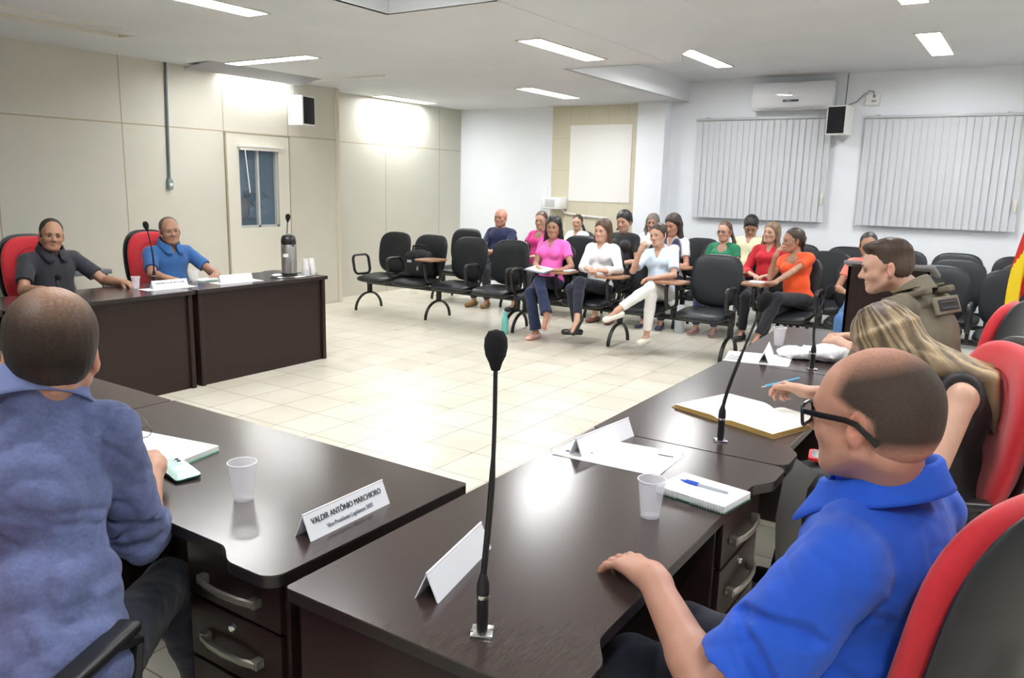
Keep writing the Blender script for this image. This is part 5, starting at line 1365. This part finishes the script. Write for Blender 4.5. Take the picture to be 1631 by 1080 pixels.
def round_glasses(ctx, w=.022, h=.016, th=.0017, mt=None, name='glasses', side_arm=True, rect=.0):
    P, R, hs = ctx['P'], ctx['Rh'], ctx['hs']; bm = NB()
    for x in (-1, 1):
        pts = []
        for i in range(20):
            a = 2*PI*i/20; c, s_ = math.cos(a), math.sin(a)
            if rect: n_ = 5; rr = (abs(c)**n_+abs(s_)**n_)**(-1/n_)
            else: rr = 1
            pts.append(P(x*.033+w*c*rr, .112-.10*abs(x*.033+w*c*rr)**1.5*2, -.002+h*s_*rr))
        tube(bm, pts, th*hs, 6, closed=True)
        if side_arm: tube(bm, [P(x*(.033+w), .104, .004), P(x*.073, .085, .006), P(x*.083, .03, .006), P(x*.084, -.005, .004), P(x*.083, -.03, -.018)], th*1.1*hs, 6)
    tube(bm, [P(-.012, .112, .002), P(0, .115, .004), P(.012, .112, .002)], th*hs, 6)
    g = obj(name, bm, mt or BLACKP, ctx['root'], fix=False)
    return g
AUD('woman in a green top with glasses and a side ponytail', -2.94, YB2, .93, True, 'fair', (172, 2, 3),
    dict(col=lin(22, 120, 84), neck='scoop', sleeve=.4), dict(col=lin(36, 58, 110)), dict(col=BRN, fn=h_tied(.26, side=-1, th=.004)), extras=round_glasses,
    shoes=dict(col=lin(150, 110, 110), sole=lin(225, 220, 216)))
AUD('woman in a red buttoned blouse with shoulder-length light brown hair', -2.42, YB2, .95, True, 'fair', (166, -6, -3),
    dict(col=lin(190, 20, 40), neck='v', vd=.09, sleeve=1.6, loose=.014), dict(col=lin(20, 20, 28)), dict(col=(.20, .13, .08), fn=h_long(.17, vol=.95)), collar=dict())
# back row
YB3 = R3+.11
AUD('woman in white with a dark ponytail over her shoulder, back row', -5.34, YB3, .88, True, 'fair', (194, 3, 0),
    dict(col=lin(236, 234, 230), neck='v', vd=.11, sleeve=.6), dict(col=DARK), dict(col=DBR, fn=h_tied(.24, side=-1)))
AUD('grey-haired woman in white seated before the white column', -4.22, YB3, .955, True, 'tan', (192, 4, 0),
    dict(col=lin(232, 230, 226), neck='crew', sleeve=.6), dict(col=DARK), dict(col=GRYH, fn=h_long(.11, vol=1.0)))
AUD('man in a pale yellow shirt with short black hair looking down, back row', -2.93, YB3, .99, False, 'tan', (196, 32, 0),
    dict(col=lin(232, 228, 188), neck='v', sleeve=.7, vd=.08), dict(col=DARK), dict(col=BLK, fn=h_short(.012)), brow=(.02, .015, .012))

# ================================================================== two men by the cream wall
def thinhair(col, top=.06, dens=.75, front=.03):
    def f(V, c, H, R, sc):
        q = (V-H) @ R/sc; m = np.clip((q[:, 2]-(.035-.5*np.clip(-q[:, 1]-.0, -.02, .10)))/.02, 0, 1)
        m *= np.clip((.050-q[:, 1])/.03, 0, 1); m *= (q[:, 2] > -.05)
        thin = np.clip((q[:, 2]-.085)/.03, 0, 1)*np.clip((q[:, 1]+.09)/.05, 0, 1)*top*10
        m = m*np.clip(dens-thin*.6+.12*nz(q, 160, 4), 0, 1)
        return c*(1-m[:, None])+V3(*col)*m[:, None]
    return f
def h_rec(th, bald):
    def f(q, P, R, sc, col, N, Rs, up):
        h_short(th)(q, P, R, sc, col, N, Rs, up); q.ell(P(0, .085, .085), V3(.062, .055+bald, .050)*sc, R, .012, None, 's')
    return f
m1 = person('man in a charcoal polo shirt seated leftmost by the cream wall', (-6.19, 3.10, .56), 266, lean=4, sc=.955, skin='tan', head=(252, 3, -6),
    arms={'R': dict(w=(-5.80, 2.84, .785), hint=(-.3, -.6, -1), d=(.9, .1, -.1), n=(0, 0, -1), side=1), 'L': dict(w=(-5.76, 3.42, .785), hint=(-.2, .6, -.9), d=(.9, .05, -.08), n=(0, 0, -1), side=-1)},
    legs={'L': dict(a=(-5.75, 3.22, .09), toe=(1, .1, 0)), 'R': dict(a=(-5.75, 2.98, .09), toe=(1, -.1, 0))},
    top=dict(col=lin(42, 42, 52), neck='crew', sleeve=.72, off=.008, loose=.016), pants=dict(col=DARK), shoes=dict(col=(.02, .02, .02)), collar=dict(z=.026, r=.004),
    hair=dict(col=(.035, .030, .028), fn=h_rec(.004, .0), amp=.001, mat=mat('clipped_hair', (1, 1, 1, 1), .6, vcol=True, noise=.18, nscale=260, bump=.4, bscale=520, spec=.25, detail=6)), vox=.0045, brow=(.04, .03, .025), width=1.05)
m2 = person('man in a mid-blue polo shirt with thinning grey hair by the cream wall', (-6.19, 4.09, .56), 262, lean=2, sc=.94, skin='tan', head=(250, 0, 4),
    arms={'R': dict(w=(-5.79, 3.80, .785), hint=(-.3, -.6, -1), d=(.8, .5, -.1), n=(0, 0, -1), side=1), 'L': dict(w=(-5.76, 4.24, .785), hint=(-.2, .9, -.7), d=(.6, -.75, -.08), n=(0, 0, -1), side=-1)},
    legs={'L': dict(a=(-5.75, 4.22, .09), toe=(1, .1, 0)), 'R': dict(a=(-5.75, 3.98, .09), toe=(1, -.1, 0))},
    top=dict(col=lin(48, 98, 158), neck='v', vd=.05, sleeve=.74, off=.006, loose=.014), pants=dict(col=DARK), shoes=dict(col=(.02, .02, .02)), collar=dict(z=.026, r=.004),
    hair=dict(col=(.13, .11, .09), fn=h_rec(.003, .03), amp=.001, mat=MATS['clipped_hair']), vox=.0045, brow=(.12, .09, .07), width=1.05)
# ================================================================== the four nearest people
# --- man in the royal blue polo
def grey_folds(t, B, S2, N, J, Rs, Rt, sc):
    S, E, W, a = J['R']; cam_side = V3(.6, -.8, .3)
    folds(t, S, E, .064, cam_side, (.66, .78, .90), 75, .03, .0055, .016, 3); folds(t, E, W, .066, V3(.5, -.8, .2), (.05, .15), 60, .02, .005, .014, 5)
    folds(t, B(.0, -.0, .42), B(.0, 0, .05), .150, Rt @ V3(.7, -.75, 0), (.55, .7, .86), 40, .06, .008, .02, 8)
    folds(t, B(.0, -.0, .42), B(.0, 0, .05), .142, Rt @ V3(-.2, -1, 0), (.62, .8), 35, .05, .007, .02, 12)
def blue_folds(t, B, S2, N, J, Rs, Rt, sc):
    S, E, W, a = J['L']
    folds(t, S, E, .074, V3(.3, -1, .3), (.42, .62), 60, .03, .0045, .018, 4)
    folds(t, B(0, 0, .42), B(0, 0, .05), .170, Rt @ V3(-.8, -.6, 0), (.35, .55, .75), 45, .07, .006, .022, 6)
def blue_hair(V, c, H, R, sc):
    q = (V-H) @ R/sc
    band = np.clip((.118-q[:, 2]+.25*np.clip(-q[:, 1], -.05, .1))/.055, 0, 1)
    fr = np.clip((.055-q[:, 1]-.35*np.clip(q[:, 2]-.03, 0, .1)-2.0*np.clip(.045-q[:, 2], 0, .035))/.03, 0, 1)
    low = np.clip((q[:, 2]+.050+.4*np.clip(q[:, 1]+.02, 0, .1))/.025, 0, 1)
    neck = np.clip((q[:, 2]+.075)/.03, 0, 1)
    ear = 1-np.clip(1-np.hypot(q[:, 1]+.004, q[:, 2]+.010)/.036, 0, 1)**.3*(np.abs(q[:, 0]) > .070)
    front_top = 1-np.clip((q[:, 1]-.0)/.03, 0, 1)*np.clip((q[:, 2]-.085)/.02, 0, 1)*.5
    m = np.clip(band+.12, 0, 1)*fr*low*neck*ear*front_top
    m = np.clip(m, 0, .97)
    st = np.clip((-.045-q[:, 2])/.02, 0, 1)*np.clip((q[:, 1]-.0)/.03, 0, 1)*.10
    rosy = np.exp(-((q-V3(-.02, -.04, .12))**2).sum(1)/.003)*.25
    c = c*(1-rosy[:, None])+V3(.55, .21, .12)*rosy[:, None]
    c = c*(1-st[:, None])+V3(.2, .15, .13)*st[:, None]
    return c*(1-m[:, None])+V3(.048, .036, .027)*m[:, None]
def blue_shell(q, P, R, sc, col, N, Rs, up):
    c = tuple(col)
    q.ell(P(0, -.018, .040), V3(.0795, .1015, .0865)*sc, R, .030*sc, c); q.ell(P(0, -.045, -.005), V3(.0755, .0720, .080)*sc, R, .03, c)
    q.ell(P(0, .10, -.03), V3(.075, .060, .100)*sc, R, .015, None, 's')
    for x in (-1, 1): q.ell(P(x*.085, .010, -.030), V3(.030, .030, .040)*sc, R, .010, None, 's')
    q.P.append(('p', P(0, -.05, -.066), unit(R @ V3(0, .3, -1)), 0, 0, .01, None, None, 1, 's'))
def blue_shell_col(V, c, H, R, sc):
    q = (V-H) @ R/sc; full = blue_hair(V, np.ones((len(V), 3))*V3(.53, .27, .188), H, R, sc); return full
def blue_extras(ctx):
    P, R, hs = ctx['P'], ctx['Rh'], ctx['hs']; G = mat('glasses_black', srgb(12, 12, 14), .25)
    bm = NB()
    for x in (-1, 1):
        pts = []
        for i in range(28):
            a = 2*PI*i/28; c, s_ = math.cos(a), math.sin(a); n_ = 4.5; rr = (abs(c)**n_+abs(s_)**n_)**(-1/n_); xx = x*.034+.0280*c*rr
            pts.append(P(xx, .114-2.6*xx*xx, -.002+.0200*s_*rr))
        tube(bm, pts, .0034*hs, 8, closed=True)
    tube(bm, [P(-.010, .113, .006), P(0, .116, .008), P(.010, .113, .006)], .0025*hs, 6)
    g = obj('glasses_frame', bm, G, ctx['root'], fix=False)
    for x in (-1, 1):
        bm = NB(); tube(bm, [P(x*.060, .104, .010), P(x*.074, .094, .010), P(x*.081, .06, .008), P(x*.086, .01, .006), P(x*.090, -.012, .002), P(x*.084, -.034, -.020), P(x*.081, -.046, -.034)], .01, 8, flat=(.0026*hs, .0056*hs, tuple(R @ V3(0, 0, 1)))); obj('temple', bm, G, g, fix=False)
        bm = NB(); v = []
        for i in range(24):
            a = 2*PI*i/24; c, s_ = math.cos(a), math.sin(a); rr = (abs(c)**4.5+abs(s_)**4.5)**(-1/4.5); xx = x*.034+.0255*c*rr; v.append(bm.verts.new(P(xx, .1135-2.6*xx*xx, -.002+.0175*s_*rr)))
        bm.faces.new(v); obj('lens', bm, mat('lens_clear', srgb(235, 240, 245), .02, alpha=.12, spec=.8), g, fix=False, sm=False)
    # wedding ring on the left hand
    J = ctx['J']['L']
    if J:
        wt, a = J[2], J[3]; d = unit(a['d']); n = unit(V3(*a['n'])-d*(V3(*a['n']) @ d)); u = np.cross(d, n)*a['side']
        c0 = wt+(d*.100+u*(-.0115)+n*.006)*1.03; bm = NB(); tube(bm, [tuple(c0+(u*math.cos(t)+n*math.sin(t))*.0108) for t in [2*PI*k/18 for k in range(18)]], .0014, 6, closed=True)
        obj('ring', bm, CHROME, ctx['root'], fix=False)
person('balding man in a royal blue polo shirt and black glasses, hand on the desk', (-.170, 1.56, .57), 76, lean=2, sc=1.05, drop=.03, skin=(.53, .27, .188), head=(74, 6, 0), headpos=(-.203, 1.50, 1.208), hsc=.98,
    arms={'L': dict(w=(-.585, 1.455, .800), hint=(.25, -.7, -.8), d=(-.86, .50, -.10), n=(0.05, 0, -1), side=-1, ul=1.12, fl=1.16, curl=(12, 14, 16, 18), spread=7, thumb=40, thick=1.12), 'R': dict(w=(-.36, 1.80, .62), hint=(.2, .8, -.6), d=(-.9, -.3, -.2), n=(0, 0, -1), side=1)},
    legs={'R': dict(a=(-.66, 1.76, .09), toe=(-1, .1, 0)), 'L': dict(a=(-.66, 1.50, .09), toe=(-1, -.1, 0))},
    top=dict(col=(.008, .085, .56), neck='crew', sleeve=.80, off=.016, loose=.030, mat=cloth('pique', .78, .35, 900, .03, 25, .1), vox=.0042, wr=.0032, ridge=.0045, extra=blue_folds, name='polo_shirt'), collar=dict(r=.004, z=.0), neck=1.12, width=1.08, belly=.03,
    pants=dict(col=lin(28, 32, 48)), shoes=dict(col=(.02, .02, .02)), hair=dict(col=(.05, .04, .03), fn=blue_shell, colfn=blue_shell_col, vox=.0032, amp=.0006, mat=mat('clipped_hair', (1, 1, 1, 1), .6, vcol=True, noise=.18, nscale=260, bump=.4, bscale=520, spec=.25, detail=6), bodycol=blue_hair), vox=.0036, brow=(.05, .035, .025), extras=blue_extras, jaw=1.07)

# --- man in the grey-blue shirt, seen from behind
def chambray(V, c, B, S2, Rt, sc):
    k = .5+.5*nz(V*V3(1, 1, 1), 42, 11); k2 = .5+.5*nz(V, 120, 12)
    f = (.76+.22*k+.16*k2+.13*nz(V*V3(1, 1, 1.6), 330, 13)+.10*nz(V, 560, 14))[:, None]
    return V3(*lin(98, 110, 152))*f
def grey_hair(q, P, R, sc, col, N, Rs, up):
    h_short(.011, nape=-.070)(q, P, R, sc, col, N, Rs, up)
def grey_hcol(V, c, H, R, sc):
    q = (V-H) @ R/sc; thin = np.exp(-((q-V3(.012, -.055, .125))**2/V3(.0036, .0055, .007)).sum(1))*.95
    g = .30*np.clip((-.03-q[:, 2])/.04, 0, 1)
    c = V3(.014, .011, .009)*(1-g[:, None])+V3(.16, .13, .11)*g[:, None]
    t = np.clip(thin, 0, .85)[:, None]
    return c*(1-t)+V3(.40, .235, .16)*t
person('man in a grey-blue shirt seen from behind, fist on an open notebook', (-1.56, .71, .585), 62, lean=24, sc=1.02, tz=1.15, skin=(.50, .27, .185), head=(62, 14, 4), headpos=(-1.715, .845, 1.222), hsc=1.01,
    arms={'R': dict(w=(-1.95, 1.205, .815), hint=(.1, .0, -1), d=(-.92, .30, .02), n=(.05, .1, -1), side=1, curl=(70, 75, 75, 75), thumb=25, ul=1.15, fl=1.15), 'L': dict(w=(-1.93, .80, 1.08), hint=(-.6, -.6, -1), d=(.25, -.1, .9), n=(.7, .1, 0), side=-1, curl=(40, 45, 50, 55))},
    legs={'R': dict(knee=(-1.74, 1.05, .55), a=(-1.88, 1.28, .10), toe=(-.6, .8, 0)), 'L': dict(knee=(-1.95, .76, .54), a=(-2.15, .95, .10), toe=(-.8, .6, 0))},
    top=dict(col=lin(98, 110, 152), neck='crew', sleeve=1.22, cuff=True, off=.018, loose=.024, mat=cloth('chambray', .88, .4, 700, .10, 120, .1), vox=.0040, wr=.0055, ridge=.0085, colfn=chambray, hem=.15, extra=grey_folds, wrap=True, cut=.085), collar=dict(r=.018, z=.014, s=1.3, dy=.022), width=.86,
    pants=dict(col=lin(24, 28, 46)), shoes=dict(col=(.02, .02, .02)), hair=dict(col=(.022, .017, .014), fn=grey_hair, colfn=grey_hcol, vox=.0034, mat=mat('short_hair', (1, 1, 1, 1), .5, vcol=True, noise=.3, nscale=160, bump=.14, bscale=420, spec=.22, detail=5), amp=.0012), vox=.0036, brow=(.03, .02, .015))

# --- blonde woman in a black sleeveless top
def blonde_fn(q, P, R, sc, col, N, Rs, up):
    c = tuple(col); h_long(.12, th=.014, vol=1.0)(q, P, R, sc, col, N, Rs, up)
    rs = np.random.RandomState(2); dn = V3(0, 0, -1)
    for i in range(30):
        a = math.radians(-125+250*i/29+rs.randn()*4); x, y = math.sin(a), -math.cos(a)
        p0 = P(x*.05, y*.05-.02, .120); p1 = P(x*.092, y*.108-.02, .035); p2 = P(x*.098, y*.115-.02, -.05); p3 = N+Rs @ V3(x*.07, -.070-.02*rs.rand(), -.01); p4 = N+Rs @ V3(x*.065, -.108, -.15-.06*rs.rand())
        if y > .55: continue
        for u, v, r1, r2 in ((p0, p1, .012, .014), (p1, p2, .014, .015), (p2, p3, .016, .018), (p3, p4, .018, .008)): q.cap(u, v, r1*sc, r2*sc, .013, c)
def blonde_col(V, c, H, R, sc):
    q = (V-H) @ R/sc; ang = np.arctan2(q[:, 0], -q[:, 1])
    s = .5+.5*np.sin(ang*26+2.2*np.sin(ang*9+q[:, 2]*14)+4*q[:, 2]); s2 = .5+.5*np.sin(ang*61+q[:, 2]*20+3*np.sin(ang*17))
    root = np.clip((q[:, 2]-.055)/.07, 0, 1)
    l = np.clip(.15+.75*s*(.5+.5*s2)-.45*root, 0, 1)[:, None]
    return V3(.060, .036, .022)*(1-l)+V3(.56, .42, .24)*l
person('woman with long streaked blonde hair in a black sleeveless top, writing', (-.135, 2.96, .56), 95, lean=4, sc=1.0, female=True, skin='fair', head=(66, 30, -6), headpos=(-.395, 2.96, 1.09),
    arms={'R': dict(w=(-.66, 3.02, .862), hint=(.2, .8, -.5), d=(-.85, .45, .0), n=(-.3, -.5, -.8), side=1, ul=1.05, fl=1.05, curl=(38, 48, 60, 66), thumb=32), 'L': dict(w=(-.41, 2.60, .685), hint=(.4, -.7, -.6), d=(-.85, -.25, -.35), n=(0, .5, -1), side=-1, curl=(35, 42, 48, 52), thumb=35, thick=1.15)},
    legs={'R': dict(a=(-.66, 3.12, .09), toe=(-1, .1, 0)), 'L': dict(a=(-.66, 2.88, .09), toe=(-1, -.1, 0))},
    top=dict(col=(.012, .012, .014), neck='tank', sleeve=0, mat=POLY, name='tank_top'), pants=dict(col=lin(24, 24, 30), mat=COTTON), shoes=dict(col=(.02, .02, .02), low=True),
    hair=dict(col=BLD, fn=blonde_fn, colfn=blonde_col, vox=.0038, amp=.002, mat=mat('blonde_hair', (1, 1, 1, 1), .42, vcol=True, noise=.15, nscale=60, bump=.3, bscale=260, spec=.4)), vox=.0042, width=1.06)

# --- uniformed man with a khaki vest
KH = lin(112, 108, 92); KD = lin(84, 82, 68)
def vest(ctx):
    B, S2, R, Rs, sc, org = ctx['B'], ctx['S2'], ctx['Rt'], ctx['Rs'], ctx['sc'], ctx['org']
    q = Sdf(.0045); c = lin(118, 108, 92)
    q.ell(B(0, 0, .30), V3(.185, .145, .19)*sc, R, .04, c); q.ell(B(0, 0, .13), V3(.185, .15, .15)*sc, R, .04, c)
    for x in (-1, 1): q.box(S2(x*.105, -.01, -.005), V3(.034, .115, .018), Rs, .012, .02, c)
    for x in (-1, 1): q.ell(S2(x*.225, .0, -.11), V3(.085, .11, .13)*sc, Rs, .015, None, 's')
    q.ell(S2(0, .02, .02), V3(.070, .085, .075)*sc, Rs, .012, None, 's')
    q.plane(B(0, 0, .02), R @ V3(0, 0, -1), .01)
    v = mesh_obj('tactical_vest', q.mesh(disp=lambda X: .004*nz(X, 24, 3)+.002*nz(X, 60, 5)), mat('vest_canvas', lin(112, 103, 88)+(1,), .9, noise=.14, nscale=18, bump=.5, bscale=500), ctx['root'])
    M4 = Matrix([list(R[i])+[0] for i in range(3)]+[[0, 0, 0, 1]])
    # back panel, velcro strip and dark patch with letters
    bm = NB(); c0 = B(.0, -.140, .40); box(bm, c0, (.24, .016, .085), M4, bev=.006); obj('back_panel', bm, mat('vest_panel', srgb(120, 111, 95), .9), v)
    bm = NB(); c0 = B(0, -.149, .40); box(bm, c0, (.19, .004, .055), M4, bev=.002); pb = obj('name_patch', bm, mat('patch_dark', srgb(48, 48, 50), .9), v)
    bm = NB(); c0 = B(0, -.1515, .412); box(bm, c0, (.155, .003, .008), M4); c0 = B(0, -.1515, .388); box(bm, c0, (.155, .003, .008), M4); obj('patch_stripes', bm, mat('patch_stripe', srgb(74, 74, 72), .9), pb)
    for x in (-1, 1):
        bm = NB(); box(bm, S2(x*.112, -.02, .026), (.052, .12, .010), Matrix([list(Rs[i])+[0] for i in range(3)]+[[0, 0, 0, 1]]), bev=.003); obj('shoulder_strap', bm, mat('vest_strap', srgb(110, 104, 78), .9), v)
    J = ctx['J']['L']; S, E = J[0], J[1]; d = unit(E-S); o = unit(V3(-.35, -1, .1)-d*(V3(-.35, -1, .1) @ d)); w_ = np.cross(d, o)
    Mp = Matrix([[w_[i], o[i], d[i], 0] for i in range(3)]+[[0, 0, 0, 1]])
    bm = NB(); box(bm, S+d*.085+o*.056, (.060, .010, .075), Mp, bev=.004); a = obj('sleeve_badge', bm, mat('badge_black', srgb(26, 26, 28), .8), ctx['root'])
    bm = NB(); box(bm, S+d*.125+o*.0625, (.045, .004, .022), Mp, bev=.0015); sphere(bm, tuple(S+d*.075+o*.060), .012, 12); obj('badge_emblem', bm, mat('badge_yellow', srgb(196, 186, 60), .7), a)
def pol_hair(q, P, R, sc, col, N, Rs, up):
    c = tuple(col); q.ell(P(0, -.018, .047), V3(.080, .104, .086)*sc, R, .012, c); q.ell(P(0, .050, .100), V3(.050, .042, .022)*sc, R, .02, c); q.ell(P(0, -.045, .0), V3(.079, .072, .075)*sc, R, .02, c)
    cut_face(q, P, R, sc, top=.068, w=.068)
    for x in (-1, 1): q.ell(P(x*.088, .024, -.040), V3(.035, .048, .060)*sc, R, .010, None, 's')
    q.P.append(('p', P(0, -.05, -.055), unit(R @ V3(0, .25, -1)), 0, 0, .01, None, None, 1, 's'))
def pol_hcol(V, c, H, R, sc):
    q = (V-H) @ R/sc; f = np.clip((q[:, 2]-.03)/.04, 0, 1)[:, None]; return (V3(.10, .07, .052)*(1-f)+V3(.040, .024, .015)*f)
person('uniformed man in a khaki tactical vest, hands clasped on the desk', (-.28, 4.24, .58), 70, lean=21, sc=1.06, tz=1.14, skin='fair', head=(104, 12, -3), headpos=(-.595, 4.27, 1.245), hsc=1.06,
    arms={'L': dict(w=(-.80, 4.40, .815), hint=(.4, -.9, -.6), d=(-.80, .55, .0), n=(.1, .4, -.6), side=-1, curl=(40, 45, 50, 50), thumb=30), 'R': dict(w=(-.80, 4.58, .815), hint=(.4, .9, -.6), d=(-.85, -.40, .0), n=(0, -.4, -.6), side=1, curl=(50, 50, 55, 55), thumb=30)},
    legs={'R': dict(a=(-.74, 4.50, .09), toe=(-1, .1, 0)), 'L': dict(a=(-.74, 4.24, .09), toe=(-1, -.1, 0))},
    top=dict(col=lin(112, 103, 88), neck='crew', sleeve=1.12, loose=.022, off=.01, mat=cloth('canvas', .9, .4, 500, .12, 24, .05), wr=.004, ridge=.006, name='uniform_shirt'), collar=dict(s=1.35, col=lin(112, 106, 90)), pants=dict(col=lin(90, 84, 66)), shoes=dict(col=(.02, .02, .02)),
    hair=dict(col=(.05, .03, .02), fn=pol_hair, colfn=pol_hcol, vox=.0036, mat=MATS.get('short_hair')), vox=.0038, brow=(.05, .03, .02), extras=vest, neck=1.05)

# --- what they hold or carry
t = thing('ballpoint_pen', 'light blue pen held in the blonde woman\'s right hand', 'pen', (-.745, 3.10, .87), 0)
bm = NB(); d = Vector((.80, .35, .28)).normalized(); cyl(bm, d*-.075, d*.055, .0042, seg=10); obj('barrel', bm, mat('pen_lightblue', srgb(90, 170, 215), .3), t)
bm = NB(); cyl(bm, d*-.092, d*-.075, .0012, .004, seg=10); obj('tip', bm, CHROME, t)
q = Sdf(.007); q.box((0, 0, 0), (.15, .10, .11), None, .05, .03); q.ell((.0, .0, .08), (.13, .08, .05), None, .03)
t = thing('handbag', 'black handbag with a wide grey strap between the desk and the blonde woman', 'bag', (-.44, 2.66, .60), .2)
V, Fc, _ = q.mesh(disp=lambda X: .005*nz(X, 30, 3)); mesh_obj('bag_body', (V, Fc, None), mat('handbag_black', srgb(16, 15, 18), .6), t)
bm = NB(); tube(bm, [(-.10, -.08, .13), (-.13, -.12, .08), (-.14, -.15, -.03), (-.13, -.16, -.16), (-.10, -.15, -.28)], .03, 10, flat=(.040, .004, (0, 1, 0))); obj('strap', bm, mat('strap_grey', srgb(86, 84, 80), .45), t)
t = thing('mobile_phone', 'phone in a bright red case lying on the black handbag', 'phone', (-.465, 2.66, .735), math.radians(10))
bm = NB(); prism(bm, rrect(.150, .078, .012, 5), 0, .011, rotm(.1, .05), bev=.003); obj('case', bm, mat('phone_red_case', srgb(224, 50, 50), .4), t)
bm = NB(); prism(bm, rrect(.132, .064, .006, 5), .0112, .0125, rotm(.1, .05)); obj('screen', bm, mat('phone_screen', srgb(50, 58, 74), .08, spec=.8), t)
# person glimpsed through the small wall window
person('bald person glimpsed through the small wall window', (-8.20, 6.52, .63), 190, lean=5, sc=.98, skin=(.34, .16, .09), head=(190, 20, 0), arms={'L': dict(w=(-8.1, 6.2, .9), hint=(0, 0, -1)), 'R': dict(w=(-8.3, 6.1, .9), hint=(0, 0, -1))},
    legs={'R': dict(a=(-8.3, 6.1, .09)), 'L': dict(a=(-8.1, 6.1, .09))}, top=dict(col=lin(40, 60, 84)), pants=dict(col=DARK), hair=None, vox=.007)
t = thing('bar_stool', 'stool under the bald person behind the small wall window', 'stool', (-8.20, 6.52, 0)); bm = NB(); cyl(bm, (0, 0, .49), (0, 0, .54), .17); obj('seat', bm, BLACKP, t)
for k in range(4):
    bm = NB(); cyl(bm, (.15*math.cos(k*PI/2), .15*math.sin(k*PI/2), 0), (.11*math.cos(k*PI/2), .11*math.sin(k*PI/2), .49), .013); obj('leg', bm, BLACKM, t)
